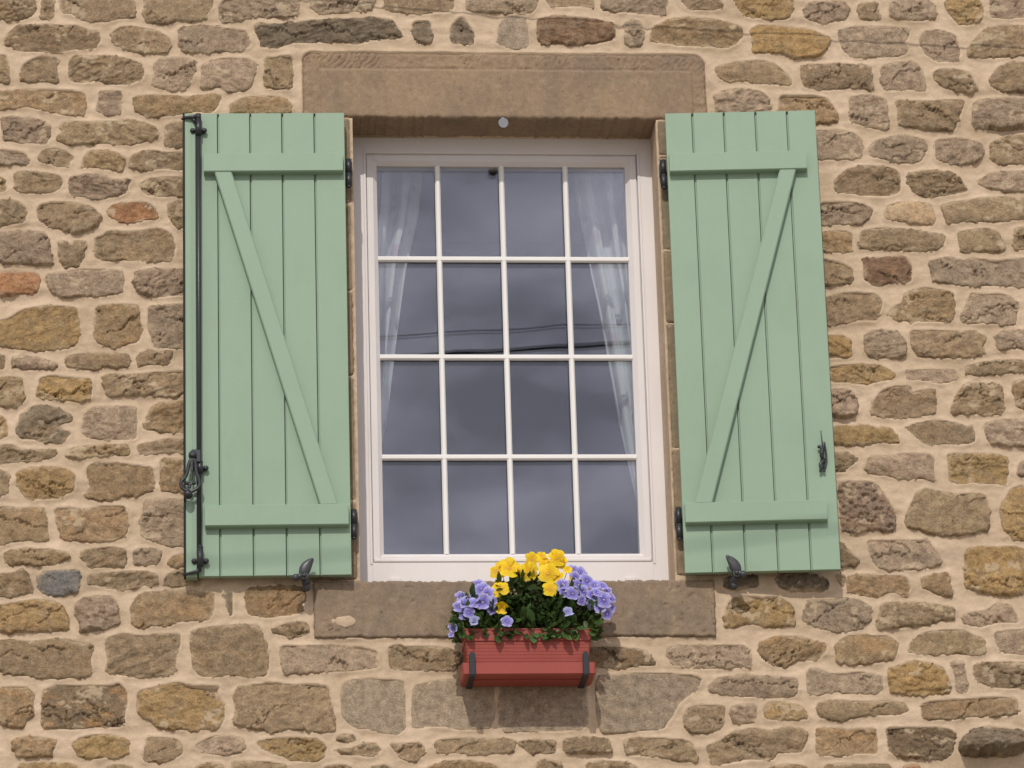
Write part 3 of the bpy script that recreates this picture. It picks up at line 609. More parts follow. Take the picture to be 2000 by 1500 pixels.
def stone_field(X, Z, poly, k, o1, prot, amp):
    sd = sdf(X, Z, poly)
    w = max(np.ptp(poly[:, 0]), .02); h = max(np.ptp(poly[:, 1]), .02)
    jg = .35 if k == 's' else 1.
    d = sd + .0030 + jg * (fbm(X / .020, Z / .020, 2, .6, o1) * .0075 + fbm(X / .0075, Z / .0075, 2, .7, o1 + 50) * .0052)
    ang = srng.uniform(-.45, .45)
    u = (X * math.cos(ang) + Z * math.sin(ang)); v = (-X * math.sin(ang) + Z * math.cos(ang))
    v0 = -poly[:, 0].mean() * math.sin(ang) + poly[:, 1].mean() * math.cos(ang)
    r1 = fbm(u / .06, v / .028, 4, .6, o1 + 3)
    f = 3.0 * fbm(u / .10, v / .045, 4, .55, o1 + 31) + srng.uniform(-1.2, 1.2) * (v - v0) / .03
    terr = np.floor(f) + sstep(.0, .16, f - np.floor(f))
    tamp = amp * srng.choice([.1, .5, 1., 1.5]) * (0 if k in 'sT' else 1)
    ridge = -np.abs(fbm(u / .045, v / .020, 3, .6, o1 + 77)) * 2
    rel = amp * (r1 * 1.25 + ridge * .18) + tamp * np.clip(terr, -2, 2) * .75
    rel = rel + fbm(X / .009, Z / .008, 2, .7, o1 + 9) * .0017 * min(1, amp / .003)
    if k == 'V':
        rel = rel - .007 * sstep(.02, .16, fbm(X / .013, Z / .012, 2, .5, o1))
    edge = 1 - np.exp(-np.maximum(d, 0) / .0026)
    y = -edge * np.maximum(prot * (.7 + .3 * np.clip(sd / .02, 0, 1)) + rel, -.004 if k not in 'V' else -.01)
    cx, cz = poly.mean(0)
    y = y + edge * (srng.uniform(-.03, .03) * (X - cx) + srng.uniform(-.01, .12) * (Z - cz) * (0 if k in 'sT' else 1))
    if k == 'h':
        hx, hz = cx - .02, cz - .003
        y = y + .015 * np.exp(-(((X - hx) / .03) ** 2 + ((Z - hz) / .022) ** 2) ** 2)
    y = np.where(d > 0, y, np.minimum(-d * 2.2, .014))
    return y, d, sd
GX = np.arange(-1.86, 1.96, .0055); GZ = np.arange(-1.42, 1.50, .0055)
MX, MZ = np.meshgrid(GX, GZ)
MSD = np.full(MX.shape, -.2)
for i, (k, poly0) in enumerate(polys):
    poly = chaikin(poly0)
    x0, z0 = poly.min(0) - .010; x1, z1 = poly.max(0) + .010
    step = .0034
    xs = np.arange(x0, x1 + step, step); zs = np.arange(z0, z1 + step, step)
    X, Z = np.meshgrid(xs, zs)
    prot = srng.uniform(.0008, .0042); amp = srng.uniform(.0024, .0052)
    if srng.rand() < .42: prot += srng.uniform(.003, .010)
    if k == 's': prot, amp = .002, .0005
    if k == 'T': amp = .0008
    if k in 'RV': amp = .0045
    if k == 'B': prot, amp = .055, .012
    Y, d, sd = stone_field(X, Z, poly, k, 13.7 * i, prot, amp)
    if k == 'B':
        lowr = sstep(poly[:, 1].max(), poly[:, 1].min() + .02, Z)
        Y = np.where(d > 0, -(1 - np.exp(-np.maximum(d, 0) / .007)) * (.035 + .05 * lowr) + (Y + .055) * 1.1 * np.clip(sd / .015, 0, 1), Y)
    # splits: a thin dark crack with one lip standing a little prouder
    for q in range(srng.choice([0, 1, 1, 2, 3]) if k not in 'sBTV' else 0):
        cx, cz = poly.mean(0); sl = srng.uniform(-.8, .9); off = srng.uniform(-.35, .35) * np.ptp(poly[:, 1])
        ln_ = (Z - cz - off) - sl * (X - cx) - fbm(X / .028, Z / .028, 3, .65, 5. * i + q * 7) * .034
        wv = sstep(-.12, .12, fbm(X / .05, Z / .05, 1, .5, 3. * i + q * 11)) * (d > .003)
        Y = Y + wv * (.009 * np.exp(-(ln_ / .0026) ** 2) - .0035 * np.exp(-np.maximum(ln_ - .003, 0) / .012) * (ln_ > .002))
    m = np.minimum(np.minimum(Y[:-1, :-1], Y[1:, :-1]), np.minimum(Y[:-1, 1:], Y[1:, 1:]))
    c = np.array([poly[:, 0].mean(), 0, poly[:, 1].mean()])
    lime = np.exp(-(np.maximum(d, 0) / .0065) ** 1.5) * sstep(-.22, .30, fbm(X / .03, Z / .022, 4, .65, 7.7 * i)) + .8 * sstep(.36, .5, fbm(X / .045, Z / .035, 4, .7, 3.1 * i + 9)) * (srng.rand() < .5)
    me = grid_mesh('stone', X - c[0], Y, Z - c[2], m < .007, False, np.clip(lime, 0, 1))
    o = wpart('stone', me, MS, c)
    j = srng.uniform(.86, 1.12); base = np.array(COLS[k]) * j * (1 + srng.uniform(-.012, .012, 3))
    o.color = (*base, OCH[k] * srng.uniform(.6, 1.2) * (.5 if weaks[i] else 1))
    if k == 'B': tag(o, label='dark stone jutting far out of the wall')
    if k == 'V': tag(o, label='coarse pitted reddish stone')
    # record for the mortar
    ix = (GX > x0 - .03) & (GX < x1 + .03); iz = (GZ > z0 - .03) & (GZ < z1 + .03)
    if ix.any() and iz.any():
        sub = np.ix_(iz, ix)
        MSD[sub] = np.maximum(MSD[sub], sdf(MX[sub], MZ[sub], poly))

# dressed stones: rectangular blocks with a worked face
def block(name, x0, x1, z0, z1, y_back, hf, col, rad=.004, corners=(0, 0, 0, 0), step=.004, jag=.0015, seed=0, och=.1, open_edges=''):
    nx = int((x1 - x0) / step) + 1; nz = int((z1 - z0) / step) + 1
    X, Z = np.meshgrid(np.linspace(x0, x1, nx), np.linspace(z0, z1, nz))
    dl, dr, db, dt = X - x0, x1 - X, Z - z0, z1 - Z
    e = np.minimum(np.minimum(dl, dr), np.minimum(db, dt))
    Y = hf(X, Z, e) + rad * np.clip(1 - e / rad, 0, 1) ** 2
    # rounded corners: bottom-left, bottom-right, top-left, top-right
    for (cx, cz, sx, sz), r in zip(((x0, z0, 1, 1), (x1, z0, -1, 1), (x0, z1, 1, -1), (x1, z1, -1, -1)), corners):
        if r <= 0: continue
        ox, oz = cx + sx * r, cz + sz * r
        dx, dz = (X - ox) * -sx, (Z - oz) * -sz
        ins = (dx > 0) & (dz > 0); L = np.hypot(dx, dz); mxd = np.maximum(dx, dz)
        k_ = np.where(ins & (L > 0), mxd / np.maximum(L, 1e-9), 1.)
        X = np.where(ins, ox - sx * dx * k_, X); Z = np.where(ins, oz - sz * dz * k_, Z)
    wgt = np.clip(1 - e / .02, 0, 1)
    X = X + wgt * fbm(X / .012, Z / .012, 3, .6, seed) * jag * 2; Z = Z + wgt * fbm(X / .012, Z / .012, 3, .6, seed + 40) * jag * 2
    V = np.stack([X.ravel(), Y.ravel(), Z.ravel()], 1)
    idx = np.arange(nx * nz).reshape(nz, nx)
    q = np.stack([idx[:-1, :-1], idx[:-1, 1:], idx[1:, 1:], idx[1:, :-1]], -1).reshape(-1, 4)
    ring = np.concatenate([idx[0, :], idx[1:, -1], idx[-1, -2::-1], idx[-2:0:-1, 0]])
    nb = len(V); B = V[ring].copy(); B[:, 1] = y_back
    V = np.concatenate([V, B]); r2 = nb + np.arange(len(ring))
    sk = np.stack([ring, r2, np.roll(r2, -1), np.roll(ring, -1)], 1)
    c = np.array([(x0 + x1) / 2, 0, (z0 + z1) / 2])
    me = quads(name, V - c, np.concatenate([q, sk]), False)
    o = wpart(name, me, MD, c); o.color = (*col, och)
    ix = (GX > x0 - .05) & (GX < x1 + .05); iz = (GZ > z0 - .05) & (GZ < z1 + .05); sub = np.ix_(iz, ix)
    ee = np.minimum(np.minimum(MX[sub] - x0, x1 - MX[sub]), np.minimum(MZ[sub] - z0, z1 - MZ[sub]))
    for (cx, cz, sx, sz), r in zip(((x0, z0, 1, 1), (x1, z0, -1, 1), (x0, z1, 1, -1), (x1, z1, -1, -1)), corners):
        if r > 0:
            dx = (MX[sub] - cx - sx * r) * -sx; dz = (MZ[sub] - cz - sz * r) * -sz
            ee = np.where((dx > 0) & (dz > 0), np.minimum(ee, r - np.hypot(dx, dz)), ee)
    MSD[sub] = np.maximum(MSD[sub], ee)
    return o
def lintel_h(X, Z, e):
    y = -.003 + fbm(X / .02, Z / .02, 4, .55) * .0012
    ed = .004 * fbm(X / .03, Z * 0, 3, .6, 8)
    inn = np.minimum(np.minimum(X + .588, .613 - X), 1.068 - Z + ed * .3)   # inside the sunk border line
    band = sstep(.0, -.004, inn)
    grooves = np.abs(((X * 1.0 - Z * .55) / .017 + fbm(X / .05, Z / .05, 2, .5, 3) * 2.2) % 1 - .5) * 2
    y = y + band * (.0045 + .006 * sstep(.66, 1., grooves) * (Z > 1.072) * np.clip(.45 + 2 * fbm(X / .15, Z / .1, 2, .5, 6), 0, 1) + fbm(X / .018, Z / .018, 4, .6, 22) * .004)
    y = y + .0065 * np.exp(-(inn / .0032) ** 2) + .005 * np.clip(1 - e / .012, 0, 1) ** 2
    return y
block('lintel', -.643, .657, .8975, 1.125, .20, lintel_h, (.285, .200, .130), .005, (0, 0, .03, .035), .004, .003, 3, .3)
def sill_h(X, Z, e):
    y = -.010 + fbm(X / .03, Z / .03, 4, .55, 70) * .002
    pit = sstep(.36, .42, fbm(X / .012, Z / .008, 1, .5, 91) + .12 * fbm(X / .2, Z / .2, 1, .5, 5)) * .0035
    chip = .003 * sstep(.10, .25, fbm(X / .05, Z / .05, 2, .5, 33) + .35 * np.exp(-(((X - .565) / .03) ** 2 + ((Z + .74) / .04) ** 2)) - .18)
    return y + pit + chip * (X > .45)
block('window_sill', -.628, .607, -.820, -.642, .20, sill_h, (.235, .175, .125), .005, (0, 0, 0, 0), .004, .003, 5, .2)
def jamb_h(s0):
    return lambda X, Z, e: -.001 - .002 * math.sin(s0) + fbm(X / .03, Z / .03, 4, .55, s0) * .002
def jambs(xa, xb, zs, seed):
    for i, (a, b) in enumerate(zip(zs[1:], zs)):
        block('jamb_stone', xa, xb, a + .004, b - .004, .168, jamb_h(seed + i * 3.3), (.235 * rnd.uniform(.85, 1.1), .17, .11), .006, (.008,) * 4, .005, .0025, seed + i, .4)
pm = MB(); pm.ball((0, 0, 0), .031, (1, .10, .58), 22); pm.ball((-.036, 0, .0), .009, (1, .3, .9), 10)
for v in pm.bm.verts:
    v.co.x *= 1 + .22 * float(fbm(np.array([v.co.x / .012]), np.array([v.co.z / .012]), 2, .5, 4)[0]); v.co.z *= 1 + .3 * float(fbm(np.array([v.co.x / .012]), np.array([v.co.z / .012]), 2, .5, 14)[0])
pm.build('mortar_patch', MM, wall, (-.533, -.0105, -.770 + 5.9))
jambs(-.64, -.4935, [.897, .599, .304, .025, -.385, -.640], 1)
jambs(.4945, .66, [.897, .771, .447, .202, -.216, -.628], 20)

# mortar: one undulating sheet, thin lips lapping onto the stones, sunk beneath them
near = np.clip(-MSD, 0, .1)
Y = -.0016 * np.exp(-near / .007) * np.clip(.5 + 2.2 * fbm(MX / .05, MZ / .05, 2, .5, 44), -.6, 1.6) + .0026 * sstep(.004, .016, near) + fbm(MX / .11, MZ / .045, 3, .5, 61) * .0075 + fbm(MX / .03, MZ / .022, 3, .6, 15) * .0022
Y = np.where(MSD > .003, Y * 0 + .016, np.where(MSD > 0, Y + (MSD / .003) * .006, Y))
cell = lambda A, f: f(f(A[:-1, :-1], A[1:, :-1]), f(A[:-1, 1:], A[1:, 1:]))
inner = (MX > -.49) & (MX < .49) & (MZ > -.655) & (MZ < .91)
keep = ~cell(inner, np.logical_and)
deep = cell(MSD, np.minimum) > .02
mme = grid_mesh('mortar', MX, Y, MZ, keep & ~deep)
wpart('mortar', mme, MM)
# body of the wall behind its face, and the plain parts beyond the picture
core = MB()
core.box(-6, -.506, .017, .32, -5.9, 4); core.box(.506, 6, .017, .32, -5.9, 4)
core.box(-.506, .506, .017, .32, -5.9, -.66); core.box(-.506, .506, .017, .32, .915, 4)
core.box(-6, -1.857, .002, .05, -5.9, 4); core.box(1.953, 6, .002, .05, -5.9, 4)
core.box(-1.857, 1.953, .002, .05, -5.9, -1.417); core.box(-1.857, 1.953, .002, .05, 1.492, 4)
core.box(-.64, -.497, .004, .165, -.642, .899); core.box(.498, .66, .004, .165, -.642, .899)
o = core.build('wall_core', MM, wall); o.location.z = 5.9
bead = MB()
bead.tube([(-.497, .158, -.64), (-.497, .158, .9)], .006, 8); bead.box(.4885, .4942, .010, .158, -.641, .8985, .003)
bead.tube([(-.5, .157, .901), (.5, .157, .901)], .007, 8)
o = bead.build('mortar_bead', MM, wall); o.location.z = 5.9

# filler stones beyond the frame and behind the shutters
fs = np.random.RandomState(3); allv = []; allq = []; nv = 0
boxes = [(p[:, 0].min() - .015, p[:, 0].max() + .015, p[:, 1].min() - .012, p[:, 1].max() + .012) for k, p in polys]
boxes += [(-.67, .68, -.84, 1.15)]
z = -3.0
while z < 2.6:
    hgt = fs.uniform(.07, .15); x = -3.0 + fs.uniform(0, .2)
    while x < 3.0:
        wd = fs.uniform(.09, .32); a = (x, x + wd, z, z + hgt)
        outside = a[1] < -1.605 or a[0] > 1.73 or a[3] < -1.255 or a[2] > 1.335
        behind = (a[0] > -1.0 and a[1] < -.68 or a[0] > .7 and a[1] < .97) and a[2] > -.62 and a[3] < .87
        if (outside or behind) and not any(a[0] < b[1] and a[1] > b[0] and a[2] < b[3] and a[3] > b[2] for b in boxes):
            n = 10; t = np.arange(n) / n * 2 * np.pi
            sx = np.sign(np.cos(t)) * np.abs(np.cos(t)) ** .38; sz = np.sign(np.sin(t)) * np.abs(np.sin(t)) ** .42
            poly = chaikin(np.stack([x + wd / 2 + sx * (wd * .5 - .006) * fs.uniform(.86, 1.04, n), z + hgt / 2 + sz * (hgt * .5 - .006) * fs.uniform(.70, 1.06, n)], 1))
            X, Z = np.meshgrid(np.arange(a[0] - .01, a[1] + .01, .011), np.arange(a[2] - .01, a[3] + .01, .011))
            Yf, d, sd = stone_field(X, Z, poly, 'g', x * 31 + z * 17, .008, .004)
            m = np.minimum(np.minimum(Yf[:-1, :-1], Yf[1:, :-1]), np.minimum(Yf[:-1, 1:], Yf[1:, 1:]))
            idx = np.arange(X.size).reshape(X.shape)
            q = np.stack([idx[:-1, :-1], idx[:-1, 1:], idx[1:, 1:], idx[1:, :-1]], -1)[m < .007]
            allv.append(np.stack([X.ravel(), Yf.ravel(), Z.ravel()], 1)); allq.append(q + nv); nv += X.size
        x += wd + fs.uniform(.006, .016) if outside or behind else .05
    z += hgt + fs.uniform(.006, .014)
me = quads('stonework', np.concatenate(allv), np.concatenate(allq))
o = wpart('stonework', me, MS); o.color = (.225, .17, .12, .3); o['kind'] = 'stuff'

# ---------------------------------------------------------------- the room behind the glass
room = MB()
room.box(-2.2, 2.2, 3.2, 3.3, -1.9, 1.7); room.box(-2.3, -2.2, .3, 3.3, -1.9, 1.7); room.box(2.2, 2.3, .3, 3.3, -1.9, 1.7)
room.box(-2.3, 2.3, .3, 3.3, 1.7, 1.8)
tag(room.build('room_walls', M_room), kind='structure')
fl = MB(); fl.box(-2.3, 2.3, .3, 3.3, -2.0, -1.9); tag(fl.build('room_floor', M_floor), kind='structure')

# ---------------------------------------------------------------- the window
win = empty('window', (0, .16, -.645), 0, 'white casement window of sixteen panes in the stone opening', 'window')
def wb(mb, name, mat, par=win, **k):
    o = mb.build(name, mat, par)
    o.location = (0, -.16, .645)
    return o
f = MB()
F0, F1, FB, FT = -.436, .442, -.533, .842         # opening of the fixed frame
f.box(-.512, F0, .160, .225, -.647, .912, .0015); f.box(F1, .512, .160, .225, -.647, .912, .0015)
f.box(F0 - .001, F1 + .001, .1605, .225, FT, .912, .0015)
f.prism([(F0 - .001, -.647), (F1 + .001, -.647), (F1 + .001, FB), (F0 - .001, FB)], .1603, .225, .0015)
f.box(F0 - .008, F0, .1575, .17, FB - .006, FT + .006, .001); f.box(F1, F1 + .008, .1575, .17, FB - .006, FT + .006, .001)
f.box(F0 - .001, F0 + .010, .1705, .2, FB, FT); f.box(F1 - .010, F1 + .001, .1705, .2, FB, FT); f.box(F0, F1, .171, .2, FT - .010, FT + .001)
frame = wb(f, 'frame', M_white)
def bar(mb, prof, a, b, axis, flip=1):
    pass
s = MB()
S0, S1, SB, ST = F0 + .0022, F1 - .0022, FB + .003, FT - .004
G0, G1, GB, GT = -.400, .404, -.500, .805
for (a, b, c, d_) in ((S0, S0 + .022, SB, ST), (S1 - .022, S1, SB, ST), (S0 + .022, S1 - .022, ST - .022, ST), (S0 + .022, S1 - .022, SB, SB + .019)):
    s.box(a, b, .1665, .222, c, d_, .0015)
# sloping glazing bead round the glass
def ringbead(mb, o4, i4, yo, yi):
    (a0, a1, c0, c1), (b0, b1, e0, e1) = o4, i4
    P4 = [(a0, yo, c0), (a1, yo, c0), (a1, yo, c1), (a0, yo, c1)]; Q4 = [(b0, yi, e0), (b1, yi, e0), (b1, yi, e1), (b0, yi, e1)]
    R4 = [(x, .222, zz) for x, _, zz in Q4]
    p = [mb.bm.verts.new(v) for v in P4]; q = [mb.bm.verts.new(v) for v in Q4]; r = [mb.bm.verts.new(v) for v in R4]
    for i in range(4):
        j = (i + 1) % 4
        mb.bm.faces.new((p[i], p[j], q[j], q[i])); mb.bm.faces.new((q[i], q[j], r[j], r[i]))
ringbead(s, (S0 + .021, S1 - .021, SB + .018, ST - .021), (G0, G1, GB, GT), .1675, .181)
sash = wb(s, 'sash', M_white)
dr_ = MB(); dr_.prism([(S0 + .002, SB - .001), (S1 - .002, SB - .001), (S1 - .002, SB + .010), (S0 + .002, SB + .010)], .1605, .1662, .0025)
o = dr_.build('drip_rail', M_white, sash)
vx = [-.204, .003, .210]; hz = [.485, .152, -.182]
def profile(mb, horizontal, c, a, b, w, y0=.176, y1=.187):
    """moulded glazing bar: flat nose with sloping flanks"""
    prof = [(-w / 2, y1), (-w / 2, y0 + .005), (-w * .26, y0), (w * .26, y0), (w / 2, y0 + .005), (w / 2, y1)]
    A = []; B = []
    for t, y in prof:
        A.append(mb.bm.verts.new((c + t, y, a) if not horizontal else (a, y, c + t)))
        B.append(mb.bm.verts.new((c + t, y, b) if not horizontal else (b, y, c + t)))
    for i in range(5): mb.bm.faces.new((A[i], A[i + 1], B[i + 1], B[i]))
    mb.bm.faces.new(A); mb.bm.faces.new(B[::-1])
for x in vx:
    m_ = MB(); profile(m_, False, x, GB - .001, GT + .001, .0175); m_.build('glazing_bar', M_bar, sash)
for zz in hz:
    m_ = MB(); profile(m_, True, zz, G0 - .001, G1 + .001, .0185, .1755); m_.build('glazing_bar', M_bar, sash)
xe = [G0] + vx + [G1]; ze = [GB] + hz[::-1] + [GT]
for i in range(4):
    for j in range(4):
        m_ = MB()
        m_.box(xe[i] - .003, xe[i + 1] + .003, .1885, .1925, ze[j] - .003, ze[j + 1] + .003)
        m_.box(xe[i] - .003, xe[i + 1] + .003, .2065, .2105, ze[j] - .003, ze[j + 1] + .003)
        m_.build('pane', M_glass, sash)
for x in (-.384, .351):
    m_ = MB(); m_.box(x, x + .034, .152, .161, -.5965, -.584, .002); wb(m_, 'drain_cap', M_white)
m_ = MB(); m_.tube([(-.004, .008, .905), (-.004, .002, .893), (-.004, -.011, .882)], .006, 12)
m_.tube([(-.004, -.010, .8775), (-.004, -.015, .876), (-.004, -.020, .8745)], [.0150, .0162, .0150], 28)
tag(m_.build('shutter_stop', M_steel), 'small round grey metal stud under the lintel above the window', 'stud')

# curtains
def curtain(side, edge, label):
    zt, zb = .90, -.70
    nz, nu = 60, 60
    X = np.zeros((nz, nu)); Yc = X.copy(); Zc = X.copy()
    for i in range(nz):
        zz = zt + (zb - zt) * i / (nz - 1)
        xe_ = np.interp(-zz, [-p[1] for p in edge], [p[0] for p in edge]); xo = side * .50
        for j in range(nu):
            u = j / (nu - 1)
            wid = abs(xo - xe_)
            X[i, j] = xe_ + (xo - xe_) * u + .006 * math.sin(u * 34 + zz * 2)
            Yc[i, j] = .34 + .034 * math.sin(u * 22 + .8 * math.sin(zz * 3)) + .008 * math.sin(u * 71 + zz) - .03 * u
            Zc[i, j] = zz
    me = grid_mesh('curtain', X - side * .45, Yc - .36, Zc - zb, np.ones((nz - 1, nu - 1), bool))
    o = link('curtain', me, M_curt, None, (side * .45, .36, zb))
    tag(o, label, 'curtain', 'pair of curtains behind the window'); return o
curtain(-1, [(-.24, .9), (-.262, .70), (-.305, .52), (-.335, .30), (-.372, .0), (-.405, -.15), (-.43, -.4), (-.44, -.7)],
        'pale curtain drawn aside behind the panes next to the shutter with the iron rod')
curtain(1, [(.24, .9), (.262, .74), (.30, .50), (.318, .40), (.352, .15), (.375, -.03), (.412, -.242), (.44, -.4), (.46, -.7)],
        'white flower-printed curtain hanging behind the right column of panes')

# ---------------------------------------------------------------- shutters
def hinge(par, x, z0, z1, s_):
    h = MB(); zm = (z0 + z1) / 2
    h.tube([(x, .018, z0), (x, .018, zm - .001)], .0095, 14); h.tube([(x, .018, zm + .001), (x, .018, z1)], .0095, 14)
    h.tube([(x, .018, z1), (x, .018, z1 + .005)], [.0095, .002], 14); h.tube([(x, .018, z0 - .005), (x, .018, z0)], [.004, .0095], 14)
    h.box(min(x, x + s_ * .06), max(x, x + s_ * .06), .0255, .031, z0 + .008, zm - .004, .001)
    h.box(min(x - s_ * .0, x - s_ * .012), max(x, x - s_ * .012), .018, .055, zm + .004, z1 - .008, .001)
    return h.build('hinge', M_iron, par)
def shutter(s_, origin, rz, cuts, zb, zt, rails, brace, label):
    e = empty('shutter', (origin[0], origin[1], zb), rz, label, 'shutter', 'green board shutters folded back beside the window')
    X = lambda u: s_ * u
    def bx(mb, u0, u1, y0, y1, z0, z1, b=0): mb.box(min(X(u0), X(u1)), max(X(u0), X(u1)), y0, y1, z0 - zb, z1 - zb, b); return mb
    gw = .0032
    for a, b in zip(cuts, cuts[1:]):
        m = MB(); bx(m, a + (gw if a > 0 else 0), b - (gw if b < cuts[-1] else 0), 0, .024, zb, zt, .0012); m.build('board', M_green, e)
    m = MB()
    for c in cuts[1:-1]:
        lo_, hi_ = (c - gw + .0022, c + gw + .004) if s_ > 0 else (c - gw - .004, c + gw - .0026)
        bx(m, lo_, hi_, .0055, .020, zb + .001, zt - .010)
        bx(m, c - gw - .004, c + gw + .004, .0195, .0215, zb + .002, zt - .004)
    m.build('tongue', M_green, e)
    for c in cuts[1:-1]:  # black box stands in for the dark of the deep groove end
        m = MB(); bx(m, c - gw + .0004, c + gw - .0004, .005, .021, zt - .0105, zt - .0006); m.build('notch_shade', M_rubber_shade, e)
    for (u0, u1, z0, z1) in rails:
        m = MB(); a0, a1 = sorted((X(u0), X(u1)))
        pr = [(-.027, z1 - zb - .002), (-.027, z0 - zb + .003), (-.024, z0 - zb), (.0005, z0 - zb - .0025), (.0005, z1 - zb + .001), (-.025, z1 - zb)]
        A = [m.bm.verts.new((a0, y, zz)) for y, zz in pr]; B = [m.bm.verts.new((a1, y, zz)) for y, zz in pr]
        m.bm.faces.new(A); m.bm.faces.new(B[::-1])
        for i in range(6): m.bm.faces.new((A[i], A[(i + 1) % 6], B[(i + 1) % 6], B[i]))
        m.build('rail', M_green, e)
    (t0, t1, ztp), (b0, b1, zbt) = brace
    m = MB(); m.prism([(X(t0), ztp - zb), (X(t1), ztp - zb), (X(b1), zbt - zb), (X(b0), zbt - zb)], -.0235, .0006, .0035)
    m.build('brace', M_green, e)
    return e
ZB, ZT = -.636, .895
L = shutter(-1, (-.514, -.055), -.0297, [0, .094, .196, .297, .399, .465], ZB + .001, ZT - .004,
            [(.007, .444, .682, .744), (.007, .445, -.483, -.416)], ((.358, .413, .688), (.038, .093, -.418)),
            'pale green board shutter with the black iron bolt rod down its outer edge')
R_ = shutter(1, (.512, -.050), -.073, [0, .087, .188, .289, .390, .480], ZB + .004, ZT + .003,
             [(.006, .442, .687, .750), (.007, .445, -.479, -.414)], ((.356, .409, .692), (.036, .092, -.416)),
             'pale green board shutter without a bolt rod, small curled catch near its edge')
hinge(L, .012, .646 - ZB, .737 - ZB, -1); hinge(L, .010, -.514 - ZB, -.424 - ZB, -1)
hinge(R_, -.012, .646 - ZB, .739 - ZB, 1); hinge(R_, -.011, -.520 - ZB, -.421 - ZB, 1)
# left shutter: cover strip, seal, bolt rod
zb = ZB + .001
m = MB(); m.box(-.504, -.470, -.010, .024, -.005, 1.522, .0015); m.box(-.485, -.483, -.0115, .0, -.004, 1.52); m.build('cover_strip', M_green, L)
m = MB(); m.box(-.5105, -.5045, -.012, .018, -.004, 1.524, .001); m.build('edge_seal', M_rubber_shade, L)
m = MB(); ux = -.4605; yr = -.020
m.tube([(ux, yr, .862 - zb), (ux - .001, yr, .2 - zb), (ux - .003, yr, -.625 - zb)], .0072, 14)
m.tube([(ux, yr, .862 - zb), (ux, yr, .880 - zb)], .0085, 14)
rod = m.build('bolt_rod', M_iron, L)
m = MB()
m.tube([(ux, yr, .872 - zb), (ux - .022, yr, .870 - zb), (ux - .045, yr + .004, .870 - zb), (ux - .052, yr + .012, .868 - zb)], [.0085, .006, .004, .0035], 10)
m.tube([(ux - .02, yr, .868 - zb), (ux - .008, yr, .852 - zb)], [.003, .006], 8)
m.build('hook', M_iron, L)
m = MB(); m.tube([(ux - .003, yr, -.620 - zb), (ux - .012, yr, -.626 - zb), (ux - .038, yr + .004, -.630 - zb), (ux - .050, yr + .010, -.632 - zb)], [.0075, .006, .004, .003], 10)
m.build('hook', M_iron, L)
for zc, up in ((.827, .012), (-.293, 0), (-.590, .02)):
    m = MB(); q = zc - zb
    m.tube([(ux, yr, q - .020), (ux, yr, q + .020 + up)], [.0098, .0098], 14)
    if up: m.tube([(ux, yr, q + .02 + up), (ux, yr, q + .028 + up)], [.0098, .0075], 14)
    m.box(ux - .021, ux + .021, -.008, .0, q - .007, q + .007, .002)
    for s_ in (-1, 1):
        m.ball((ux + s_ * .0185, -.013, q), .0085, (1, .9, 1)); m.tube([(ux + s_ * .004, yr + .002, q), (ux + s_ * .02, -.01, q)], .0055, 8)
    m.build('rod_guide', M_iron, L)
# handle
m = MB(); q = -.256 - zb
m.box(ux - .026, ux + .004, -.034, -.006, q - .024, q + .018, .003)
m.ball((-.482, -.040, q - .002), .0125, (1, .8, 1)); m.tube([(-.482, -.052, q - .002), (-.482, -.030, q - .002)], [.006, .013], 16)
hy = -.043
def cv(pts, r):
    P_ = []
    pts = [Vector(p) for p in pts]; e_ = [pts[0]] + pts + [pts[-1]]
    for i in range(1, len(e_) - 2):
        for k in range(5):
            t = k / 5; a, b, c, d = e_[i - 1:i + 3]
            P_.append(.5 * ((2 * b) + (c - a) * t + (2 * a - 5 * b + 4 * c - d) * t * t + (3 * b - a - 3 * c + d) * t ** 3))
    P_.append(pts[-1]); n_ = len(P_)
    rr = [r[0] + (r[1] - r[0]) * i / (n_ - 1) for i in range(n_)]
    return P_, rr
hx = lambda px: -.482 + (px - 437) / 9.375 * .00160
hzq = lambda py: q - .002 - (py - 385) / 9.375 * .00166
for pts in ([(420, 460), (370, 560), (345, 700), (300, 800), (232, 880), (235, 970), (300, 1030), (370, 1050), (360, 1100)],
            [(450, 460), (490, 560), (500, 700), (545, 830), (565, 920), (530, 990), (450, 1040), (400, 1060), (360, 1100)]):
    P_, rr = cv([(hx(a), hy, hzq(b)) for a, b in pts], (.0056, .0056)); m.tube(P_, rr, 8, .6)
for pts in ([(380, 1000), (390, 930), (330, 905)], [(370, 990), (400, 930), (460, 905)]):
    P_, rr = cv([(hx(a), hy, hzq(b)) for a, b in pts], (.0045, .0042)); m.tube(P_, rr, 8, .7); m.ball(P_[-1], .0062)
m.box(hx(395), hx(445), hy - .003, hy + .003, hzq(690), hzq(450), .001)
m.box(hx(400), hx(430), hy - .002, hy + .002, hzq(860), hzq(690), .001)
m.ball((hx(352), hy - .004, hzq(1115)), .0135); m.tube([(hx(352), hy + .004, hzq(1115)), (hx(352), hy - .002, hzq(1115))], [.0135, .015], 18)
m.build('handle', M_iron, L)
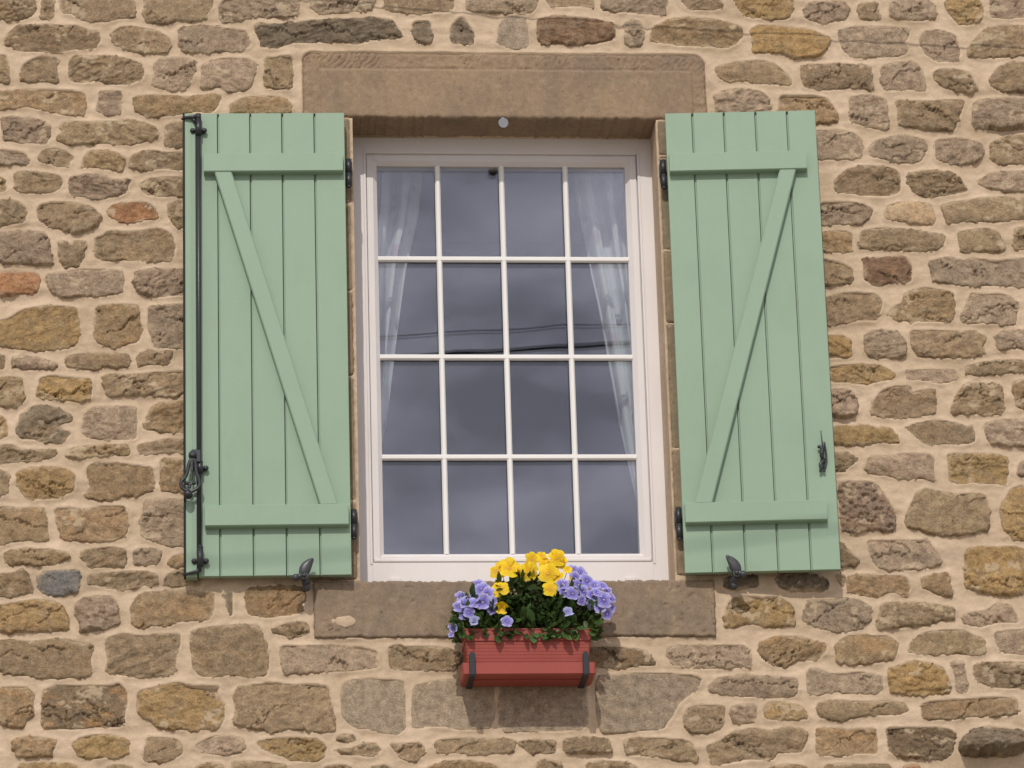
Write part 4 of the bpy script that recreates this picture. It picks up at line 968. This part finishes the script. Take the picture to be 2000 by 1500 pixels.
# catch on the right shutter
m = MB()
K = lambda px, py, y=-.010: (.4415 + (px - 1604) * .00165, y, -.185 - (py - 840) * .00172 - (ZB + .004))
P_, rr = cv([K(1604, 839, -.006), K(1605, 860), K(1607, 880)], (.0012, .0028)); m.tube(P_, rr, 8)
P_, rr = cv([K(1609, 862), K(1611, 880), K(1611, 895), K(1606, 912)], (.003, .0035)); m.tube(P_, rr, 8)
P_, rr = cv([K(1599, 870, -.014), K(1604, 876, -.016), K(1602, 888, -.016), K(1606, 896), K(1600, 904, -.014), K(1601, 914, -.014)], (.006, .0062)); m.tube(P_, rr, 10)
m.ball(K(1598, 871, -.014), .005); m.ball(K(1599, 916, -.014), .005); m.ball(K(1606, 916, -.012), .0045); m.ball(K(1603, 884, -.018), .006)
m.build('catch', M_iron, R_)

# shutter dogs, fixed in the wall below the shutters
def dog(base, piv, tip, ball, s_, label):
    e = empty('shutter_dog', base, 0, label, 'shutter catch', 'cast iron shutter dogs in the wall below the window')
    b0 = Vector(base); lo = lambda p: Vector(p) - b0
    m = MB(); m.tube([lo((base[0], .02, base[2])), lo((base[0], -.055, base[2] + .002))], [.009, .008], 14)
    m.ball(lo((base[0], -.058, base[2] + .003)), .0125); m.tube([lo((base[0], -.060, base[2] - .016)), lo((piv[0], -.078, piv[2] + .004))], [.010, .011], 12)
    m.ball(lo((base[0], -.062, base[2] - .012)), .012, (1, 1, 1.2))
    m.build('pin', M_dog, e)
    m = MB(); a = lo((piv[0] - s_ * .004, piv[1], piv[2] + .002)); t = lo(tip)
    ts = [0, .12, .3, .5, .7, .85, .95, 1.]; ws = [.011, .015, .0175, .0165, .013, .009, .0055, .0025]
    bow = Vector((-s_ * .005, 0, .002))
    m.tube([a.lerp(t, u) + bow * math.sin(u * 3.14) for u in ts], ws, 16, .5)
    m.tube([a.lerp(t, u) + bow * math.sin(u * 3.14) + Vector((0, -.0065, 0)) for u in ts[1:7]], [.0008, .002, .0022, .0018, .0012, .0006], 6)
    m.tube([a, lo(ball)], [.011, .008], 12)
    m.ball(lo(ball), .0118)
    m.build('arm', M_dog, e)
    m = MB(); m.tube([lo(piv) + Vector((0, .006, 0)), lo(piv) + Vector((0, -.006, 0))], [.0115, .0115], 18)
    m.ball(lo(piv) + Vector((0, -.007, 0)), .0075); m.build('screw', M_dog, e)
    return e
dog((-.652, 0, -.664), (-.660, -.092, -.649), (-.632, -.090, -.594), (-.686, -.090, -.654), 1, 'dark iron shutter dog below the shutter with the bolt rod, tip leaning right')
dog((.660, 0, -.664), (.665, -.092, -.646), (.636, -.092, -.589), (.685, -.092, -.649), -1, 'dark iron shutter dog below the plain shutter, tip leaning left')

# ---------------------------------------------------------------- flower box
fb = empty('flower_box', (0, -.08, -.98), 0, 'small red plastic flower box hung on the wall below the window sill', 'flower box')
FO = Vector((0, -.08, -.98))
def fbuild(mb, name, mat, par=fb):
    o = mb.build(name, mat, par); o.location = -FO; return o
def shell(mb, rings, wall_):
    """open vessel: rings = (x0,x1,y0,y1,z) bottom to top outside, then inside"""
    rs = []
    for (x0, x1, y0, y1, z_) in rings:
        r_ = .008; pts = []
        for (cx, cy, a0) in ((x1 - r_, y0 + r_, -90), (x1 - r_, y1 - r_, 0), (x0 + r_, y1 - r_, 90), (x0 + r_, y0 + r_, 180)):
            for k in range(4):
                a = math.radians(a0 + k * 30); pts.append((cx + r_ * math.cos(a), cy + r_ * math.sin(a), z_))
        rs.append([mb.bm.verts.new(p) for p in pts])
    for a, b in zip(rs, rs[1:]):
        for i in range(16): mb.bm.faces.new((a[i], a[(i + 1) % 16], b[(i + 1) % 16], b[i]))
    mb.bm.faces.new(rs[0][::-1]); mb.bm.faces.new(rs[-1])
m = MB()
R0 = (-.171, .194, -.135, -.014); R1 = (-.177, .202, -.143, -.010)
rings = [(*R0, -.968)]
nrib = 9
for i in range(nrib):
    for dz, dd in ((0, 0), (.0084, 0), (.0089, .0008), (.0098, .0008)):
        t = (i * .0105 + dz) / .095
        rings.append((R0[0] + (R1[0] - R0[0]) * t + dd, R0[1] + (R1[1] - R0[1]) * t - dd, R0[2] + (R1[2] - R0[2]) * t + dd, R0[3], -.966 + i * .0105 + dz))
e1 = (R1[0] - .003, R1[1] + .003, R1[2] - .004, R1[3])
rings += [(*e1, -.871), (e1[0], e1[1], e1[2] - .001, e1[3], -.840), (e1[0] - .002, e1[1] + .002, e1[2] - .003, e1[3], -.837), (e1[0] - .002, e1[1] + .002, e1[2] - .003, e1[3], -.834),
          (e1[0] + .003, e1[1] - .003, e1[2] + .003, e1[3] - .003, -.834), (e1[0] + .006, e1[1] - .006, e1[2] + .006, e1[3] - .006, -.855)]
shell(m, rings, 0); fbuild(m, 'box', M_red)
m = MB()
shell(m, [(-.183, .208, -.146, -.012, -.979), (-.188, .213, -.151, -.010, -.975), (-.190, .214, -.152, -.009, -.941), (-.187, .211, -.149, -.012, -.941), (-.184, .208, -.146, -.015, -.970)], 0)
m.box(-.17, .195, -.098, -.092, -.9835, -.978, .001)
fbuild(m, 'tray', M_red)
m = MB(); m.box(-.172, .197, -.138, -.014, -.862, -.850); fbuild(m, 'soil', M_soil)
for xc in (-.160, .1835):
    m = MB()
    m.box(xc - .0095, xc + .0095, -.160, -.1535, -.981, -.918, .002); m.tube([(xc, -.1603, -.919), (xc, -.1534, -.919)], .0094, 16)
    m.box(xc - .0090, xc + .0090, -.158, -.006, -.9835, -.9795, .001); m.box(xc - .0090, xc + .0090, -.0085, -.002, -.9830, -.84, .001)
    fbuild(m, 'bracket', M_strap)

# ---------------------------------------------------------------- plants
pr = random.Random(21)
def petal_mesh(name, w, h, cup, n=7):
    """a fan from the flower's middle outward along +Z, facing -Y"""
    V = [(0, 0, 0)]; 
    for j, rr in enumerate((.35, .7, .92, 1.0)):
        for i in range(n):
            t = -1 + 2 * i / (n - 1); a = t * 1.0
            sx = math.sin(a * 1.25) * w * (rr ** .8) * (1 if j < 3 else .93)
            sz = h * rr * (math.cos(a) ** .55) * (1 - .06 * math.cos(a * 7) * (j > 1))
            yy = cup * (rr ** 2) * (1 - .9 * t * t) + .03 * math.sin(t * 6 + j) * (j > 1)
            V.append((sx, yy, sz))
    F = [(0, 1 + i, 2 + i) for i in range(n - 1)]
    for j in range(3):
        for i in range(n - 1): F.append((1 + j * n + i, 1 + (j + 1) * n + i, 2 + (j + 1) * n + i, 2 + j * n + i))
    me = bpy.data.meshes.new(name); me.from_pydata(V, [], F); me.update()
    for p in me.polygons: p.use_smooth = True
    return me
PM = {}
for key, mt in (('y', M_yel), ('v', M_vio), ('p', M_pale)):
    PM[key] = []
    for spec in ((.78, .95, .10), (.62, .80, -.08), (.86, .85, -.12)):
        me = petal_mesh('petal', *spec); me.materials.append(mt); PM[key].append(me)
eye_me = None
def flower(par, key, p, r, face, roll=0., droop=0.):
    """five petals: two behind above, two at the sides, one broad below"""
    global eye_me
    if eye_me is None:
        m = MB(); m.ball((0, -.06, -.02), .085, (1, .8, 1), 8); m.tube([(0, .0, 0), (0, .22, .02)], [.07, .10], 6)
        me = bpy.data.meshes.new('flower'); m.bm.to_mesh(me); m.bm.free(); me.materials.append(M_eye); eye_me = me
    o = link('flower', eye_me, None, par)
    o.location = Vector(p) - par.location
    fz = Vector(face).normalized()
    q = (-fz).to_track_quat('Y', 'Z')
    o.rotation_mode = 'QUATERNION'
    from mathutils import Quaternion
    o.rotation_quaternion = q @ Quaternion((0, 1, 0), roll)
    o.scale = (r, r, r)
    for ang, idx, yy, sc in ((28, 0, .06, 1.), (-30, 0, .05, 1.), (88, 1, -.01, .98), (-90, 1, -.02, .98), (180, 2, -.05, 1.02)):
        pe = link('petal', PM[key][idx], None, o)
        pe.location = (0, yy, 0)
        pe.rotation_euler = (pr.uniform(-.18, .18) + droop, math.radians(ang + pr.uniform(-9, 9)), pr.uniform(-.12, .12))
        k = sc * pr.uniform(.92, 1.08); pe.scale = (k * pr.uniform(.93, 1.07), k, k)
    return o
def leaf_mesh(name, L_=1., w=.42, bend=.25, fold=.22, serr=.06):
    V = []; F = []; n = 7
    for i in range(n):
        t = i / (n - 1); hw = w * .5 * math.sin(math.pi * min(.999, (t * .93 + .035))) ** .75 * (1 + serr * (1 if i % 2 else -1))
        if i == n - 1: hw = .01
        y = -bend * t * t; 
        V += [(-hw, y - fold * hw, t * L_), (0, y, t * L_), (hw, y - fold * hw, t * L_)]
    for i in range(n - 1):
        a = 3 * i; F += [(a, a + 1, a + 4, a + 3), (a + 1, a + 2, a + 5, a + 4)]
    me = bpy.data.meshes.new(name); me.from_pydata(V, [], F); me.update()
    for p in me.polygons: p.use_smooth = True
    return me
LM = [leaf_mesh('leaf', 1, .46, .3, .25), leaf_mesh('leaf', 1, .36, .5, .3), leaf_mesh('leaf', 1, .55, .15, .15, .09)]
for me in LM: me.materials.append(M_leaf)
def rotmat(dirv, facing):
    z_ = Vector(dirv).normalized(); y_ = -Vector(facing); x_ = y_.cross(z_)
    if x_.length < 1e-3: x_ = Vector((1, 0, 0))
    x_.normalize(); y_ = z_.cross(x_).normalized()
    return Matrix((x_, y_, z_)).transposed()
def plant(name, x0, x1, base, ztop, nbig, nsmall, label, cat, flowers, yc=-.085):
    e = empty(name, ((x0 + x1) / 2, yc, -.852), 0, label, cat, 'pansies in the red flower box')
    hw = (x1 - x0) / 2; cx = (x0 + x1) / 2
    inv = e.location
    def spot(front):
        while True:
            a = pr.uniform(-1, 1); b = pr.uniform(0, 1)
            if a * a + b * b < 1.: break
        lim = math.sqrt(max(0, 1 - a * a * .8))
        z_ = -.850 + (ztop + .850) * b * .93
        y_ = yc - (pr.uniform(.035, .070) if front else pr.uniform(-.05, .045)) * (1.05 - b * .45)
        return Vector((cx + a * hw * 1.04, min(y_, -.012), z_)), a, b
    for i in range(nbig):
        p, a, b = spot(True)
        d = Vector((a * .8 + pr.uniform(-.6, .6), -.55 + pr.uniform(-.5, .2), pr.uniform(-.75, .8) + .4 * b))
        if pr.random() < .18: p.z = -.836 + pr.uniform(-.004, .01); p.y = -.140; d = Vector((pr.uniform(-.5, .5), -.28, -1))
        o = link('leaf', pr.choice(LM), None, e)
        k = pr.uniform(.030, .054)
        o.matrix_local = Matrix.Translation(p - inv) @ rotmat(d, (pr.uniform(-.4, .4), -1, .55 + pr.uniform(-.4, .4))).to_4x4() @ Matrix.Diagonal((k, k, k, 1))
    bm = bmesh.new()
    for i in range(nsmall):
        p, a, b = spot(pr.random() < .2)
        d = Vector((a * .7 + pr.uniform(-.8, .8), -.3 + pr.uniform(-.7, .6), pr.uniform(-.5, 1)))
        k = pr.uniform(.016, .034)
        M_ = Matrix.Translation(p - inv) @ rotmat(d, (pr.uniform(-.6, .6), -1, .4 + pr.uniform(-.6, .6))).to_4x4() @ Matrix.Diagonal((k, k, k, 1))
        n0 = len(bm.verts); bm.from_mesh(LM[i % 3]); bm.verts.ensure_lookup_table()
        for v in bm.verts[n0:]: v.co = M_ @ v.co
    me = bpy.data.meshes.new('foliage'); bm.to_mesh(me); bm.free()
    for p_ in me.polygons: p_.use_smooth = True
    o = link('foliage', me, M_leaf, e); o['kind'] = 'stuff'
    st = MB()
    for (key, p, r, face, roll, droop) in flowers:
        p = Vector(p)
        flower(e, key, p, r, face, roll, droop)
        b0 = Vector((cx + (p.x - cx) * .45 + pr.uniform(-.01, .01), yc + .01 + pr.uniform(-.02, .02), -.845))
        back = p + Vector((0, .012, -.002)); mid = b0.lerp(back, .6) + Vector((0, .012, .010))
        st.tube([b0 - inv, mid - inv, back + Vector((0, .006, .002)) - inv, back - inv], [.0013, .0011, .001, .001], 5)
    st.build('stems', M_stem, e)
    return e
P3 = 1.62e-3
def fl(kind, lst):
    out = []
    for (p, rpx, *ex) in lst:
        tilt = ex[0] if ex else 0
        face = (pr.uniform(-.35, .35) + (.25 if kind != 'y' else 0) * math.copysign(1, p[0]), -1, pr.uniform(-.1, .45) + tilt)
        p = (p[0] * 1.0, p[1] - .012, p[2] - .004)
        out.append((ex[1] if len(ex) > 1 else kind, p, rpx * P3 * (1.17 if kind == 'y' else 1.10), face, pr.uniform(-.35, .35), ex[2] if len(ex) > 2 else 0))
    return out
yel = fl('y', [((-0.073, -0.110, -0.641), 16), ((-0.038, -0.120, -0.636), 19), ((-0.009, -0.100, -0.636), 14), ((0.020, -0.120, -0.649), 17), ((0.035, -0.090, -0.598), 13), ((0.065, -0.090, -0.586), 10, .5),
               ((0.074, -0.105, -0.620), 16), ((0.111, -0.100, -0.598), 15), ((0.123, -0.090, -0.608), 12), ((0.079, -0.135, -0.658), 18), ((0.105, -0.125, -0.665), 15), ((0.143, -0.100, -0.635), 9, .4), ((0.159, -0.110, -0.659), 8),
               ((-0.070, -0.145, -0.708), 17), ((-0.082, -0.135, -0.727), 9, -.3), ((0.081, -0.150, -0.713), 14, -.2), ((-0.067, -0.165, -0.773), 12, -.9, 'y', .5)])
vl = fl('v', [((-0.124, -0.120, -0.700), 16), ((-0.145, -0.110, -0.714), 12), ((-0.172, -0.140, -0.748), 16), ((-0.123, -0.150, -0.751), 16), ((-0.196, -0.130, -0.759), 12), ((-0.099, -0.150, -0.772), 11, -.5), ((-0.180, -0.130, -0.782), 11, -.5),
              ((-0.151, -0.165, -0.815), 11, .1, 'p', .4), ((-0.054, -0.175, -0.818), 12, 0), ((-0.107, -0.140, -0.722), 13), ((-0.151, -0.150, -0.754), 12), ((-0.133, -0.100, -0.678), 11), ((-0.184, -0.120, -0.742), 10), ((-0.167, -0.150, -0.783), 11, -.3), ((-0.092, -0.150, -0.745), 9), ((-0.217, -0.150, -0.831), 9), ((-0.223, -0.150, -0.853), 6), ((-0.187, -0.100, -0.720), 10)])
vr = fl('v', [((0.158, -0.090, -0.631), 11), ((0.180, -0.090, -0.639), 12), ((0.199, -0.090, -0.646), 6), ((0.121, -0.150, -0.694), 14), ((0.124, -0.155, -0.720), 13), ((0.171, -0.130, -0.691), 14), ((0.149, -0.155, -0.726), 14),
              ((0.198, -0.120, -0.676), 14), ((0.221, -0.120, -0.690), 13), ((0.246, -0.120, -0.692), 11), ((0.210, -0.140, -0.727), 13), ((0.245, -0.140, -0.742), 17), ((0.268, -0.120, -0.729), 12, 0), ((0.206, -0.140, -0.756), 10, -.4),
              ((0.256, -0.130, -0.784), 11, -.6), ((0.271, -0.110, -0.759), 9), ((0.131, -0.170, -0.790), 11, .1, 'p', .4), ((0.265, -0.100, -0.701), 8, .3), ((0.185, -0.140, -0.715), 13), ((0.227, -0.140, -0.719), 12), ((0.162, -0.120, -0.666), 12), ((0.232, -0.140, -0.764), 12, -.2), ((0.177, -0.150, -0.746), 10, -.3)])
plant('yellow_pansy', -.12, .14, -.852, -.645, 90, 900, 'bright yellow pansies standing tallest in the middle of the red flower box', 'flowers', yel)
plant('violet_pansy', -.21, -.07, -.852, -.705, 46, 420, 'violet pansies spilling over the left end of the red flower box', 'flowers', vl)
plant('violet_pansy', .06, .23, -.852, -.69, 60, 560, 'violet pansies massed at the right end of the red flower box', 'flowers', vr)

# ---------------------------------------------------------------- overhead cables in front of the house
def cable(pts, r, label, grp=None):
    m = MB(); c = Vector(pts[len(pts) // 2])
    m.tube([Vector(p) - c for p in pts], r, 8)
    o = m.build('overhead_cable', M_cable, None, c)
    tag(o, label, 'cable', grp or 'overhead cables'); return o
def line(x, z, slope, y, half=9, sag=.0):
    n = 13
    return [(x + half * (2 * i / (n - 1) - 1), y, z + slope * half * (2 * i / (n - 1) - 1) + sag * (2 * i / (n - 1) - 1) ** 2) for i in range(n)]
def refl(R0_, R1_, Ld):
    C_ = Vector((-1.15006, -12.16640, -4.20790)); out = []
    for R in (R0_, R1_):
        d = Vector((R[0], .1885, R[1])) - C_; t = (.1885 + Ld) / d.y
        out.append((R[0] + d.x * t, R[1] + d.z * t))
    (xa, za), (xb, zb_) = out; sl = (zb_ - za) / (xb - xa)
    return ((xa + xb) / 2, (za + zb_) / 2, sl)
x, z, sl = refl((-.395, .226), (.401, .270), 4.0)
cable(line(x, z, sl, -4.0, sag=.3), .0035, 'thin black overhead cable mirrored in the panes above the thick one')
x, z, sl = refl((-.395, .158), (.407, .205), 4.2)
cable(line(x, z, sl, -4.2, sag=.3), .010, 'thick black overhead cable mirrored low in the second row of panes')
cable(line(.0, -.541 + .856 * 3.55, .03, -3.6, sag=.2), .005, 'overhead cable casting a faint soft shadow band across the shutter bottoms')
cable(line(.3, 1.225 + .856 * .45, -.07, -.45, 4, .1), .0028, 'thin wire strung close to the wall casting the fine shadow above the lintel')
